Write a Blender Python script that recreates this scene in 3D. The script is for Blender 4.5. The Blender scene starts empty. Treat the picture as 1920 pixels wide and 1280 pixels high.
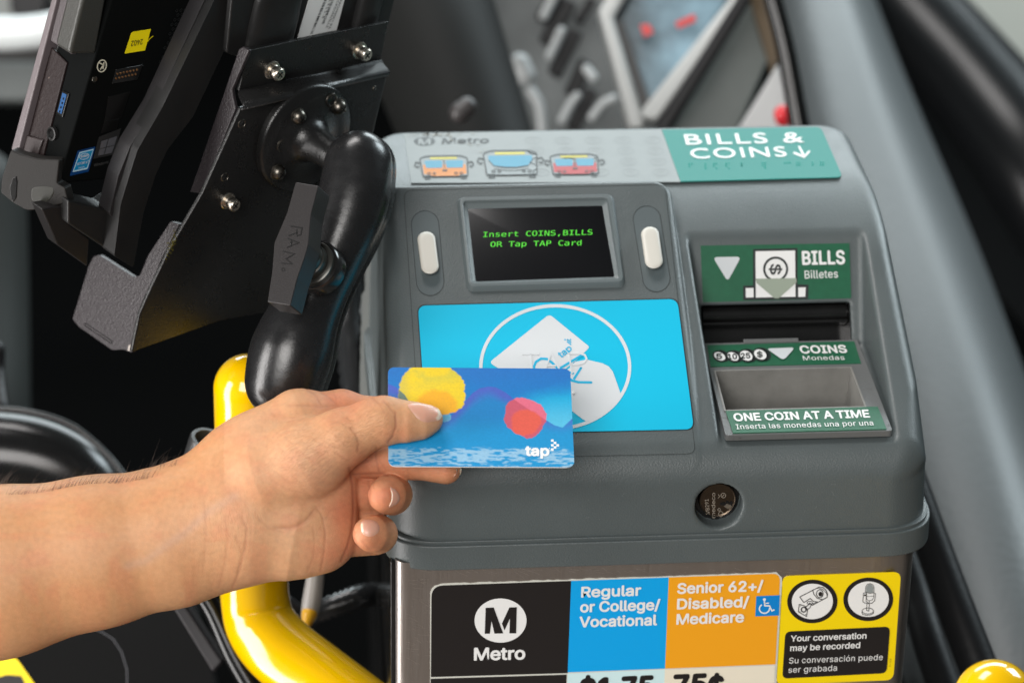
import bpy, math, os, random
import numpy as np
from math import radians, sin, cos, pi
from mathutils import Vector
from mathutils.bvhtree import BVHTree

scene = bpy.context.scene
COL = scene.collection

# ------------------------------------------------------------------ camera
YAW, PITCH, ROLL, F = radians(5.50), radians(26.67), radians(1.083), 5697.0
def _rx(a): c, s = cos(a), sin(a); return np.array([[1, 0, 0], [0, c, -s], [0, s, c]])
def _rz(a): c, s = cos(a), sin(a); return np.array([[c, -s, 0], [s, c, 0], [0, 0, 1]])
RM = _rz(-YAW) @ _rx(pi/2 - PITCH) @ _rz(ROLL)
def ray(px, py): return RM @ np.array([(px-960)/F, -(py-640)/F, -1.0])
P0 = np.array([0, 0, 1.0])                 # centre of the tap panel, one metre above the floor
CAM = P0 - 1.48*ray(1040, 690)
cam = bpy.data.cameras.new("camera"); cam_o = bpy.data.objects.new("camera", cam); COL.objects.link(cam_o)
from mathutils import Matrix
cam_o.matrix_world = Matrix([list(RM[i]) + [CAM[i]] for i in range(3)] + [[0, 0, 0, 1]])
cam.sensor_width = 36; cam.lens = F/1920*36; cam.clip_start = .05; cam.clip_end = 100
cam.dof.use_dof = True; cam.dof.focus_distance = 1.44; cam.dof.aperture_fstop = 8; cam.dof.aperture_blades = 9
scene.camera = cam_o

# ------------------------------------------------------------------ world, lamps, exposure
world = bpy.data.worlds.new("World"); scene.world = world; world.use_nodes = True
bg = world.node_tree.nodes["Background"]; bg.inputs[0].default_value = (.80, .90, .92, 1); bg.inputs[1].default_value = .09
scene.view_settings.view_transform = 'Standard'; scene.view_settings.look = 'None'
scene.view_settings.exposure = 0; scene.view_settings.gamma = 1
def area(name, loc, target, sx, sy, power, col):
    l = bpy.data.lights.new(name, 'AREA'); l.shape = 'RECTANGLE'; l.size = sx; l.size_y = sy; l.energy = power; l.color = col
    o = bpy.data.objects.new(name, l); COL.objects.link(o); o.location = loc
    o.rotation_euler = (Vector(target)-Vector(loc)).to_track_quat('-Z', 'Y').to_euler()
    return o
area('windscreen_light', (.3, 2.7, 2.25), (0.05, .05, 1.02), 2.8, .9, 66, (.86, .97, 1))
area('side_window_light', (1.8, 1.35, 2.15), (.15, .05, 1), .9, .9, 34, (.82, .95, 1))
area('door_light', (-1.35, -.32, .86), (-.1, -.02, .86), .5, 1.64, 33, (1, .97, .95))
area('ceiling_light', (-.5, .7, 2.6), (-.15, 0, 1), .9, .6, 20, (1, .97, .95))
area('front_softbox', (-.75, -1.9, 2.2), (-.05, 0, .95), 1.2, 1.2, 50, (1, .97, .94))

# ------------------------------------------------------------------ projection helpers
class Plane:
    def __init__(s, n, P): s.n = np.array(n, float); s.n /= np.linalg.norm(s.n); s.P = np.array(P, float)
    def at(s, px, py, h=0.0):              # point where the sight line through photo pixel meets the plane raised by h
        d = ray(px, py); return CAM + d*((s.n @ (s.P + s.n*h - CAM))/(s.n @ d))
def facing(alpha, P):                       # plane leaning back from the vertical by alpha degrees
    a = radians(alpha); return Plane((0, -cos(a), sin(a)), P)
def proj(p):
    q = (np.asarray(p) - CAM) @ RM; return 960+F*q[..., 0]/-q[..., 2], 640-F*q[..., 1]/-q[..., 2], -q[..., 2]
def dep(px, py, z): return CAM + ray(px, py)*z   # point at a distance z along the view axis
def camdir(x, y, z): return RM @ np.array([x, y, z], float)

# ------------------------------------------------------------------ objects
ORG = {}
def tag(o, label=None, cat=None, group=None, kind=None):
    if label: o['label'] = label
    if cat: o['category'] = cat
    if group: o['group'] = group
    if kind: o['kind'] = kind
    return o
def root(name, loc, label, cat, group=None):
    o = bpy.data.objects.new(name, None); COL.objects.link(o); o.location = loc; o.empty_display_size = .05
    ORG[o] = np.array(loc, float); return tag(o, label, cat, group)
def mk(name, verts, faces, mat, parent=None, smooth=False, bevel=0, solid=0, seg=3, auto=None, center=True):
    v = np.asarray(verts, float).reshape(-1, 3)
    org = (v.min(0)+v.max(0))/2 if center else np.zeros(3)
    base = ORG[parent] if parent is not None else np.zeros(3)
    me = bpy.data.meshes.new(name)
    if isinstance(faces, np.ndarray) and faces.ndim == 2:
        n, k = faces.shape
        me.vertices.add(len(v)); me.vertices.foreach_set('co', (v-org).astype(np.float32).ravel())
        me.loops.add(n*k); me.loops.foreach_set('vertex_index', faces.astype(np.int32).ravel())
        me.polygons.add(n); me.polygons.foreach_set('loop_start', np.arange(0, n*k, k, dtype=np.int32))
        me.update(calc_edges=True)
    else:
        me.from_pydata([tuple(x) for x in (v-org)], [], [tuple(int(i) for i in f) for f in faces]); me.update()
    if smooth: me.shade_smooth() if auto is None else me.shade_smooth()
    me.materials.append(mat)
    o = bpy.data.objects.new(name, me); COL.objects.link(o)
    if parent is not None: o.parent = parent
    o.location = org - base; ORG[o] = org
    if auto is not None:
        for p in me.polygons: p.use_smooth = True
        me.set_sharp_from_angle(angle=radians(auto))
    if solid:
        m = o.modifiers.new('s', 'SOLIDIFY'); m.thickness = solid; m.offset = 0
    if bevel:
        m = o.modifiers.new('b', 'BEVEL'); m.width = bevel; m.segments = seg; m.limit_method = 'ANGLE'; m.angle_limit = radians(35); m.harden_normals = True
        for p in me.polygons: p.use_smooth = True
    return o

# ------------------------------------------------------------------ materials
MATS = {}
def mat(name, col, rough=.5, metal=0, bump=0, bscale=800, bdist=.0004, spec=.5, coat=0, crough=.1, var=0, vscale=60, emit=None, estr=0, sss=0, rvar=0, dirt=None, dscale=40, damt=.5, brushed=False, trans=0, aniso=0):
    m = bpy.data.materials.new(name); m.use_nodes = True; nt = m.node_tree; N = nt.nodes; L = nt.links
    b = N['Principled BSDF']; b.inputs['Base Color'].default_value = (*col, 1); b.inputs['Roughness'].default_value = rough
    b.inputs['Metallic'].default_value = metal; b.inputs['Specular IOR Level'].default_value = spec
    b.inputs['Coat Weight'].default_value = coat; b.inputs['Coat Roughness'].default_value = crough
    b.inputs['Transmission Weight'].default_value = trans
    if emit: b.inputs['Emission Color'].default_value = (*emit, 1); b.inputs['Emission Strength'].default_value = estr
    tc = N.new('ShaderNodeTexCoord'); src = tc.outputs['Object']
    if brushed:
        mp = N.new('ShaderNodeMapping'); mp.inputs['Scale'].default_value = brushed; L.new(src, mp.inputs[0]); src2 = mp.outputs[0]
    else: src2 = src
    def noise(scale, detail=3, r=.5, s=None):
        n = N.new('ShaderNodeTexNoise'); n.inputs['Scale'].default_value = scale; n.inputs['Detail'].default_value = detail; n.inputs['Roughness'].default_value = r
        L.new(s or src, n.inputs['Vector']); return n
    csock = None
    if var:
        n = noise(vscale, 5, .6, src2); mr = N.new('ShaderNodeMapRange'); mr.inputs[1].default_value = .3; mr.inputs[2].default_value = .7
        mr.inputs[3].default_value = 1-var; mr.inputs[4].default_value = 1+var; L.new(n.outputs[0], mr.inputs[0])
        mx = N.new('ShaderNodeVectorMath'); mx.operation = 'SCALE'; mx.inputs[0].default_value = col; L.new(mr.outputs[0], mx.inputs['Scale'])
        csock = mx.outputs[0]; L.new(csock, b.inputs['Base Color'])
    if dirt:
        n = noise(dscale, 8, .7); mr = N.new('ShaderNodeMapRange'); mr.inputs[1].default_value = damt; mr.inputs[2].default_value = damt+.07
        L.new(n.outputs[0], mr.inputs[0]); mx = N.new('ShaderNodeMix'); mx.data_type = 'RGBA'; L.new(mr.outputs[0], mx.inputs[0])
        mx.inputs[6].default_value = (*col, 1); mx.inputs[7].default_value = (*dirt, 1)
        if csock: L.new(csock, mx.inputs[6])
        L.new(mx.outputs[2], b.inputs['Base Color'])
    if rvar:
        n = noise(vscale*1.7, 6, .65, src2); mr = N.new('ShaderNodeMapRange'); mr.inputs[1].default_value = .3; mr.inputs[2].default_value = .7
        mr.inputs[3].default_value = max(.02, rough-rvar); mr.inputs[4].default_value = min(1, rough+rvar); L.new(n.outputs[0], mr.inputs[0]); L.new(mr.outputs[0], b.inputs['Roughness'])
    if bump:
        n = noise(bscale, 2, .5, src2); bp = N.new('ShaderNodeBump'); bp.inputs['Strength'].default_value = bump; bp.inputs['Distance'].default_value = bdist
        L.new(n.outputs[0], bp.inputs['Height']); L.new(bp.outputs[0], b.inputs['Normal'])
    if sss:
        b.inputs['Subsurface Weight'].default_value = sss
    MATS[name] = m; return m
M_grey = mat('grey_plastic', (.084, .100, .102), .40, bump=.5, bscale=1300, bdist=.0003, var=.07, vscale=18, rvar=.05, dirt=(.22, .24, .24), dscale=420, damt=.70)
M_face = mat('module_plastic', (.066, .084, .090), .46, bump=.35, bscale=1100, bdist=.0003, var=.04, vscale=30)
M_bezel = mat('bezel_plastic', (.12, .145, .15), .38, bump=.4, bscale=900, bdist=.0003)
M_white = mat('white_print', (.80, .80, .79), .4)
M_btn = mat('ivory_plastic', (.60, .58, .52), .38)
M_black = mat('black_print', (.012, .010, .010), .32)
M_ink = mat('dark_ink', (.03, .035, .035), .45, spec=.22)
M_cyan = mat('cyan_vinyl', (.0, .45, .68), .45, spec=.3, bump=.15, bscale=1200, bdist=.0001)
M_cyan2 = mat('cyan_ink', (.0, .40, .66), .42)
M_iconw = mat('icon_white', (.60, .63, .65), .45)
M_green = mat('green_label', (.010, .105, .050), .38, bump=.15, bscale=1200, bdist=.0001, var=.08, vscale=300)
M_teal = mat('teal_sign', (.003, .20, .17), .5, spec=.22, bump=.2, bscale=1500, bdist=.0001)
M_teal2 = mat('teal_bump', (.01, .30, .25), .35, spec=.22)
M_lblgrey = mat('grey_label', (.26, .285, .285), .5, spec=.22, bump=.15, bscale=1200, bdist=.0001, var=.03, vscale=80)
M_lblgrey2 = mat('grey_label_pattern', (.238, .261, .261), .45, spec=.22)
M_steel = mat('brushed_steel', (.48, .44, .41), .38, metal=1, bump=.12, bscale=60, bdist=.0004, brushed=(30, 30, 1.0), rvar=.06, vscale=20)
M_stick_blue = mat('sticker_blue', (.0, .36, .80), .3)
M_stick_orange = mat('sticker_orange', (.86, .36, .01), .3)
M_stick_yellow = mat('sticker_yellow', (.90, .66, .0), .3)
M_pale = mat('sticker_pale_cyan', (.60, .80, .82), .3)
M_cream = mat('sticker_cream', (.80, .74, .60), .3)
M_torn = mat('paper_edge', (.62, .62, .56), .7)
M_screen = mat('screen_glass', (.004, .004, .005), .22)
M_led = mat('screen_green', (.05, .5, .02), .5, emit=(.16, .95, .06), estr=.4)
M_sky = mat('window_blue_ink', (.05, .25, .37), .45, spec=.22)
M_borange = mat('bus_orange_ink', (.56, .19, .02), .45, spec=.22)
M_bred = mat('bus_red_ink', (.38, .03, .035), .45, spec=.22)
M_byel = mat('bus_yellow_ink', (.55, .49, .06), .45, spec=.22)
M_bgrey = mat('bus_grey_ink', (.24, .27, .275), .45, spec=.22)
M_gloss = mat('glossy_black', (.010, .010, .010), .18, var=.2)
M_lock = mat('lock_steel', (.13, .098, .072), .30, metal=1, bump=.4, bscale=100, bdist=.0003, brushed=(1, 1, 30))
M_steelbright = mat('bright_steel', (.75, .70, .62), .25, metal=1)
M_bolt = mat('zinc_bolt', (.62, .56, .48), .30, metal=1, rvar=.1, vscale=500)
M_boltdark = mat('dark_bolt', (.16, .145, .125), .34, metal=1)

# ------------------------------------------------------------------ flat print
FD = os.path.join(bpy.utils.system_resource('DATAFILES') or '', 'fonts')
def _font(n):
    try: return bpy.data.fonts.load(os.path.join(FD, n))
    except Exception: return None
FONT = {'inter': _font('Inter.woff2'), 'mono': _font('DejaVuSansMono.woff2'), None: None}
from mathutils.geometry import tessellate_polygon
def _inside(p, L):
    x, y = p; c = False
    for (x0, y0), (x1, y1) in zip(L, L[1:]+L[:1]):
        if (y0 > y) != (y1 > y) and x < (x1-x0)*(y-y0)/(y1-y0)+x0: c = not c
    return c
def glyphs(body, font='inter', bold=0.0, space=1.0):       # filled contour by contour, so overlapping strokes leave no holes
    c = bpy.data.curves.new('t', 'FONT'); c.body = body; c.size = 1; c.space_character = space; c.resolution_u = 4; c.fill_mode = 'NONE'
    if FONT.get(font): c.font = FONT[font]
    o = bpy.data.objects.new('t', c); COL.objects.link(o); bpy.context.view_layer.update()
    ev = o.evaluated_get(bpy.context.evaluated_depsgraph_get()); m = ev.to_mesh()
    P = [tuple(x.co[:2]) for x in m.vertices]; nb = [[] for _ in P]
    for e_ in m.edges: nb[e_.vertices[0]].append(e_.vertices[1]); nb[e_.vertices[1]].append(e_.vertices[0])
    ev.to_mesh_clear(); bpy.data.objects.remove(o); bpy.data.curves.remove(c)
    seen, loops = set(), []
    for s0 in range(len(P)):
        if s0 in seen or not nb[s0]: continue
        L, cur, prev = [s0], (min(nb[s0])), s0; seen.add(s0)
        while cur != s0 and cur not in seen:
            seen.add(cur); L.append(cur); nx = [k for k in nb[cur] if k != prev]; prev, cur = cur, (nx[0] if nx else s0)
        if len(L) > 2: loops.append([P[k] for k in sorted(L)] if sorted(L) == list(range(min(L), max(L)+1)) else [P[k] for k in L])
    ar = [sum(a[0]*b[1]-b[0]*a[1] for a, b in zip(L, L[1:]+L[:1]))/2 for L in loops]
    if not loops: return np.zeros((0, 2)), []
    sg = 1 if ar[int(np.argmax(np.abs(ar)))] > 0 else -1
    V_, F_, K_ = [], [], []
    for L, a in zip(loops, ar):
        if a*sg <= 0: continue
        hs = [M for M, b in zip(loops, ar) if b*sg < 0 and _inside(M[0], L)]
        pol = [[Vector((x, y, 0)) for x, y in q] for q in [L]+hs]; flat = [p for q in [L]+hs for p in q]; k = len(V_); V_ += flat; K_ += [len(K_) and K_[-1]+1]*len(flat); F_ += [tuple(k+i for i in t) for t in tessellate_polygon(pol)]
    glyphs.k = [k % 3 for k in K_]; return np.array(V_), F_
_cap = {}
class Gfx:
    def __init__(s): s.v = []; s.f = []; s.lay = []; s.dz = {}
    def add(s, v, f):
        k = len(s.v); s.v += [tuple(x) for x in v]; s.f += [tuple(i+k for i in q) for q in f]; return s
    def poly(s, pts): return s.add(pts, [tuple(range(len(pts)))])
    def stroke(s, pts, w, closed=False):
        P = [np.array(p, float) for p in pts]; n = len(P); a = []; b = []
        for i in range(n):
            d0 = P[i]-P[i-1] if (i > 0 or closed) else P[i+1]-P[i]; d1 = P[(i+1) % n]-P[i] if (i < n-1 or closed) else d0
            d0 = d0/(np.linalg.norm(d0)+1e-9); d1 = d1/(np.linalg.norm(d1)+1e-9); t = d0+d1; t /= np.linalg.norm(t)+1e-9
            m = np.array([-t[1], t[0]]); k = 1/max(.45, m @ np.array([-d0[1], d0[0]])); a.append(P[i]+m*w/2*k); b.append(P[i]-m*w/2*k)
        fs = [(i, (i+1) % n, n+(i+1) % n, n+i) for i in range(n if closed else n-1)]; return s.add(a+b, fs)
    def ring(s, c, rx, ry, w, n=72, rot=0): return s.stroke(ell(c[0], c[1], rx, ry, n, rot), w, True)
    def text(s, body, a, b, cap, plane=None, font='inter', bold=0.0, space=1.0, up=None):
        v, f = glyphs(body, font, 0, space); key = font; kk = list(glyphs.k)
        if key not in _cap: h, _ = glyphs('H', font, 0); _cap[key] = h[:, 1].max()
        a = np.array(a, float); b = np.array(b, float); x0, x1 = v[:, 0].min(), v[:, 0].max()
        if up is None:
            p = plane.at(*a); al = plane.n; vv = np.cross(al, np.cross([0, 0, 1.0], al)); 
            if np.linalg.norm(vv) < 1e-6: vv = np.array([0, 1.0, 0])
            if abs(al[2]) > .9999: vv = np.array([0, 1.0, 0])
            vv = vv/np.linalg.norm(vv); q = proj(p+vv*.005); up = np.array([q[0]-a[0], q[1]-a[1]]); up = up/abs(up[1])*cap
        up = np.array(up, float)
        L = np.linalg.norm(b-a); ex = (b-a)/L; r = bold*.95*cap/.73; eu = up/np.linalg.norm(up)*.85
        q = a + ex*r + np.outer((v[:, 0]-x0)/(x1-x0), b-a-2*ex*r) + np.outer(v[:, 1]/_cap[key], up)
        def put(q):
            n0 = len(s.v); s.add(q, f); s.dz.update({n0+i: .004*k for i, k in enumerate(kk) if k})
        put(q)
        if bold > .004:
            for t in range(8):
                s.lay.append((len(s.v), .012*(t+1))); put(q + ex*r*cos(t*pi/4) + eu*r*sin(t*pi/4))
            s.lay.append((len(s.v), 0))
        return s
    def affine(s, fn): s.v = [fn(*p) for p in s.v]; return s
    def build(s, name, plane, h, m, parent, thick=0):
        hh = np.full(len(s.v), float(h))
        for k, (i0, dh) in enumerate(s.lay): hh[i0:] = h+dh
        for i, d in s.dz.items(): hh[i] += d
        v = np.array([plane.at(x, y, q*1e-3) for (x, y), q in zip(s.v, hh)]); f = list(s.f)
        if thick:
            n = len(v); v = np.vstack([v, v-plane.n*thick*1e-3]); q = list(f)
            for g in q:
                for i in range(len(g)): f.append((g[i], g[(i+1) % len(g)], g[(i+1) % len(g)]+n, g[i]+n))
        o = mk(name, v, f, m, parent)
        # make every print face look outwards
        me = o.data; flip = [p.index for p in me.polygons if (len(p.vertices) > 2 and Vector(plane.n).dot(p.normal) < 0)]
        if flip and not thick:
            import bmesh
            bm = bmesh.new(); bm.from_mesh(me); bm.faces.ensure_lookup_table(); bmesh.ops.reverse_faces(bm, faces=[bm.faces[i] for i in flip]); bm.to_mesh(me); bm.free()
        elif thick:
            import bmesh
            bm = bmesh.new(); bm.from_mesh(me); bmesh.ops.recalc_face_normals(bm, faces=bm.faces); bm.to_mesh(me); bm.free()
        return o
def ell(cx, cy, rx, ry, n=48, rot=0, a0=0, a1=2*pi, end=False):
    m = n if not end else n-1
    out = []
    for i in range(n):
        t = a0+(a1-a0)*i/m; x, y = rx*cos(t), ry*sin(t); out.append((cx+x*cos(rot)-y*sin(rot), cy+x*sin(rot)+y*cos(rot)))
    return out
def rpoly(c, r, n=6):                       # polygon with rounded corners; r a number or one per corner
    c = [np.array(p, float) for p in c]; k = len(c); out = []; r = [r]*k if not hasattr(r, '__len__') else r
    for i in range(k):
        p = c[i]; a = c[i-1]-p; b = c[(i+1) % k]-p; la, lb = np.linalg.norm(a), np.linalg.norm(b)
        if r[i] <= 0: out.append(tuple(p)); continue
        t = min(r[i], la*.49, lb*.49); A = p+a/la*t; B = p+b/lb*t
        for j in range(n+1):
            u = j/n; out.append(tuple((1-u)**2*A+2*u*(1-u)*p+u*u*B))
    return out

# ------------------------------------------------------------------ signed-distance modelling
def rmax(a, b, r): return np.minimum(-r, np.maximum(a, b)) + np.sqrt(np.maximum(a+r, 0)**2 + np.maximum(b+r, 0)**2)
def smin(a, b, k):
    h = np.maximum(k-np.abs(a-b), 0)/k; return np.minimum(a, b)-h*h*k*.25
def surface(fn, lo, hi, h):                 # naive surface nets over a sampled distance field
    ax = [np.arange(lo[i], hi[i]+h, h, dtype=np.float32) for i in range(3)]
    D = fn(ax[0][:, None, None], ax[1][None, :, None], ax[2][None, None, :]).astype(np.float32)
    nx, ny, nz = D.shape; S = D < 0
    c = S[:-1, :-1, :-1].astype(np.int8)
    tot = np.zeros((nx-1, ny-1, nz-1), np.int8)
    for i in (0, 1):
        for j in (0, 1):
            for k in (0, 1): tot += S[i:nx-1+i, j:ny-1+j, k:nz-1+k]
    act = (tot > 0) & (tot < 8); I, J, K = np.nonzero(act); idx = -np.ones(act.shape, np.int32); idx[I, J, K] = np.arange(len(I))
    acc = np.zeros((len(I), 3)); cnt = np.zeros(len(I))
    cor = [(i, j, k) for i in (0, 1) for j in (0, 1) for k in (0, 1)]
    for a in cor:
        for b in cor:
            if sum(b) - sum(a) == 1 and all(y >= x for x, y in zip(a, b)):
                da = D[I+a[0], J+a[1], K+a[2]]; db = D[I+b[0], J+b[1], K+b[2]]; m = (da < 0) != (db < 0)
                t = np.where(m, da/(da-db+1e-12), 0)
                for x in range(3): acc[:, x] += np.where(m, a[x]+t*(b[x]-a[x]), 0)
                cnt += m
    V = (np.stack([I, J, K], 1) + acc/cnt[:, None])*h + np.array([ax[0][0], ax[1][0], ax[2][0]])
    Fs = []
    for axis in range(3):
        sl = [slice(1, -1)]*3; sl[axis] = slice(0, -1); sl2 = list(sl); sl2[axis] = slice(1, None)
        A = S[tuple(sl)]; B = S[tuple(sl2)]; i, j, k = np.nonzero(A != B); s = A[i, j, k]
        off = [1, 1, 1]; off[axis] = 0; i, j, k = i+off[0], j+off[1], k+off[2]
        u = [(0, 0, 0)]*4
        e1 = [0, 0, 0]; e2 = [0, 0, 0]; e1[(axis+1) % 3] = 1; e2[(axis+2) % 3] = 1
        g = lambda a, b: idx[i-a*e1[0]-b*e2[0], j-a*e1[1]-b*e2[1], k-a*e1[2]-b*e2[2]]
        q = np.stack([g(1, 1), g(0, 1), g(0, 0), g(1, 0)], 1); q[~s] = q[~s][:, ::-1]; Fs.append(q)
    return V, np.vstack(Fs)
# ================================================================== FAREBOX
PM = facing(61.7, P0)                                   # face of the display module
PF = facing(4, PM.at(1300, 866))                        # front band of the hood
E0 = PF.P
PB = facing(64.2, E0)                                   # hood slope beside the module
PT = Plane((0, 0, 1), PB.at(1450, 372))                 # flat top
PA = facing(35, PB.at(1450, 430))                       # upright plate over the bill slot
_pc = PB.at(1500, 810); PC = facing(84, _pc + PB.n*.002)   # top of the coin tray
PK = facing(0, PF.at(1300, 1060) + np.array([0, .0015, 0]))    # stainless front
FB = root('farebox', (.048, .09, 0), 'grey bus fare box on a stainless steel cabinet with display, tap panel and coin tray', 'fare box')

e = E0*1000 - [0, 0, 1000]; tz = PT.P[2]*1000-1000; pa = PA.P*1000-[0, 0, 1000]; pc = PC.P*1000-[0, 0, 1000]
def pl(n, p): return lambda X, Y, Z: n[1]*(Y-p[1])+n[2]*(Z-p[2])
fM, fB, fF, fA, fC = pl(PM.n, (0, 0, 0)), pl(PB.n, e), pl(PF.n, e), pl(PA.n, pa), pl(PC.n, pc)
vM = np.array([0, PM.n[2], -PM.n[1]])
def mv(px, py): p = (PM.at(px, py)-P0)*1000; return p[0], p @ vM
mt = mv(1000, 338)[1]; mr_ = mv(1262, 420)[0]+2.0
pills = []
for (a, b, r) in (((797, 421), (806.5, 528), 25.5), ((1213, 412), (1230.5, 521), 25.5)):
    A = mv(*a); B = mv(*b); pills.append((A, B, r*1.46/F*1000))
lk = (PF.at(1348, 949)*1000)-[0, 0, 1000]
SL0 = PA.at(1317, 572)*1000-[0, 0, 1000]; SL1 = PA.at(1595, 636)*1000-[0, 0, 1000]
vA = np.array([0, PA.n[2], -PA.n[1]])
_vC = np.array([0, PC.n[2], -PC.n[1]]); _pv = lambda px, py: (PC.at(px, py)-PC.P) @ _vC*1e3
CH0, CH1, CX0, CX1 = _pv(1450, 694), _pv(1480, 766), PC.at(1342, 697)[0]*1e3, PC.at(1594, 691)[0]*1e3
def hood(X, Y, Z):
    dM, dB, dF = fM(X, Y, Z), fB(X, Y, Z), fF(X, Y, Z)
    v = vM[1]*Y+vM[2]*Z
    mod = rmax(rmax(X-mr_, v-mt, 11.0), dM, 4.0)
    body = smin(rmax(Z-tz, dB, 16.0), mod + 0*X, .8)
    body = rmax(body, dF, 11.0)
    t = np.clip((Z+10)/-30, 0, 1); side = np.abs(X-49.2)-(130.0+(-Z)*.026)
    plan = rmax(side, Y-199, 18.0)
    body = rmax(body, plan, 8+15*t)
    body = np.maximum(body, -Z-72)
    # recess for the bill plate and the coin tray
    dA, dC = fA(X, Y, Z), fC(X, Y, Z)+4.5
    air = rmax(rmax(-dA, -dC, 1.5), np.abs(X-119.6)-(42.6+.05*dC), 2.0)
    air = rmax(air, -(Y+41.5), 2.0)
    body = rmax(body, -air, 2.2)
    va = vA[1]*(Y-SL0[1])+vA[2]*(Z-SL0[2]); lo = (SL1-SL0) @ vA
    slot = np.maximum(np.maximum(SL0[0]-.5-X, X-SL1[0]-.5), np.maximum(np.maximum(va, lo-va), -dA-14))
    body = np.maximum(body, -slot)
    vc = _vC[1]*(Y-pc[1])+_vC[2]*(Z-pc[2])
    body = np.maximum(body, -np.maximum(np.maximum(CX0-2-X, X-CX1-3), np.maximum(np.maximum(vc-CH0-3, CH1-3-vc), -fC(X, Y, Z)-29)))
    hole = np.sqrt((X-lk[0])**2+((Z-lk[2])*.99)**2)-11.6
    body = rmax(body, -np.maximum(hole, -dF-9), .8)
    return body
V, Q = surface(hood, (-88, -62, -83), (186, 202, 62), 1.1)
hood_o = mk('hood', V*1e-3+[0, 0, 1.0], Q, M_grey, FB, smooth=True)

# cabinet: rounded box down to the floor
_ly = (e[1]+math.tan(radians(4))*(-72-e[2])-2.3)*1e-3
def prism(outline, z0, z1, closed=True):
    n = len(outline); v = [(x, y, z0) for x, y in outline]+[(x, y, z1) for x, y in outline]
    f = [(i, (i+1) % n, n+(i+1) % n, n+i) for i in range(n)]+[tuple(range(n))[::-1], tuple(range(n, 2*n))]; return v, f
ky = PK.P[1]
v, f = prism(rpoly([(-.0856, _ly), (.1842, _ly), (.1842, .2015), (-.0856, .2015)], .0275, 12), .9203, .9338)
mk('lip', v, f, M_grey, FB, bevel=.0009, seg=2)
v, f = prism(rpoly([(-.0841, _ly+.0015), (.1827, _ly+.0015), (.1827, .2), (-.0841, .2)], .026, 12), .930, .9356)
mk('lip', v, f, M_grey, FB, bevel=.0006, seg=2)
v, f = prism(rpoly([(-.0805, ky), (.1775, ky), (.1775, .235), (-.0805, .235)], [.007, .024, .02, .012], 10), .02, .9235)
cabinet = mk('cabinet', v, f, M_steel, FB, auto=25)
M_side = mat('black_side_reflection', (.010, .010, .010), .14, spec=.5, rvar=.04, vscale=30)
v, f = prism([(-.0825, ky+.0045), (-.0807, ky+.0045), (-.0807, .222), (-.0825, .222)], .02, .922)
mk('side_reflection_panel', v, f, M_side, FB, bevel=.0006)  # added sheet: dark reflection on the steel side put into black colour

# module overlay seam, buttons, screen
g = Gfx(); g.stroke(rpoly([(757, 357), (1247, 346), (1307, 856), (796, 868)][:2]+[(1262, 470), (1303, 812), (1306, 858)][:0]+[(1304, 850), (790, 862)], 16), .9, True)
g.build('seam', PM, .10, M_ink, FB)
g = Gfx()
for (a, b, r) in (((797, 421), (806.5, 528), 25.5), ((1213, 412), (1230.5, 521), 25.5)): pass
def pill(a, b, rx, ry, n=12):
    return ell(a[0], a[1], rx, ry, n, 0, pi, 2*pi, True)+ell(b[0], b[1], rx, ry, n, 0, 0, pi, True)
def button(a, b, rx, ry, hgt):
    prof = [(-1.2, 1.0), (hgt-1.2, 1.0), (hgt-.4, .93), (hgt, .78), (hgt+.12, .45)]; vs = []; k = 0
    for (h, s) in prof:
        c = (np.array(a)+np.array(b))/2
        ring = pill(a, b, rx*s, ry*s) if s > .9 else pill(np.array(a)+(0, (1-s)*2), np.array(b)-(0, (1-s)*2), rx*s, ry*s)
        k = len(ring); vs += [PM.at(x, y, h*1e-3) for x, y in ring]
    fs = [(j*k+i, j*k+(i+1) % k, (j+1)*k+(i+1) % k, (j+1)*k+i)[::-1] for j in range(len(prof)-1) for i in range(k)]+[tuple(range((len(prof)-1)*k, len(prof)*k))[::-1]]
    return mk('button', vs, fs, M_btn, FB, auto=50)
def at_px(px, py, plane, h):                # shift so that the raised copy keeps its outline on the face
    return (px, py)
for (a, b, r) in (((797, 421), (806.5, 528), 26), ((1213, 412), (1230.5, 521), 26)):
    bpt = Gfx().poly(pill(a, b, r, r)).build('button_plate', PM, .10, mat('plate_grey', (.080, .100, .105), .44, bump=.3, bscale=1500, bdist=.0002), FB)
    g = Gfx().stroke(pill(a, b, r, r), 1.3, True); g.build('seam', PM, .14, M_ink, bpt)
    g = Gfx().stroke(pill((a[0]-.9, a[1]-.9), (b[0]-.9, b[1]-.9), r+.6, r+.6), .7, True); g.build('rim_highlight', PM, .12, M_bezel, bpt)  # paler offset stroke: highlight on the recess edge painted in
button((799.5, 449), (806, 499), 17, 15, 5.0); button((1219, 440), (1226, 489), 17, 15, 5.0)

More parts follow.
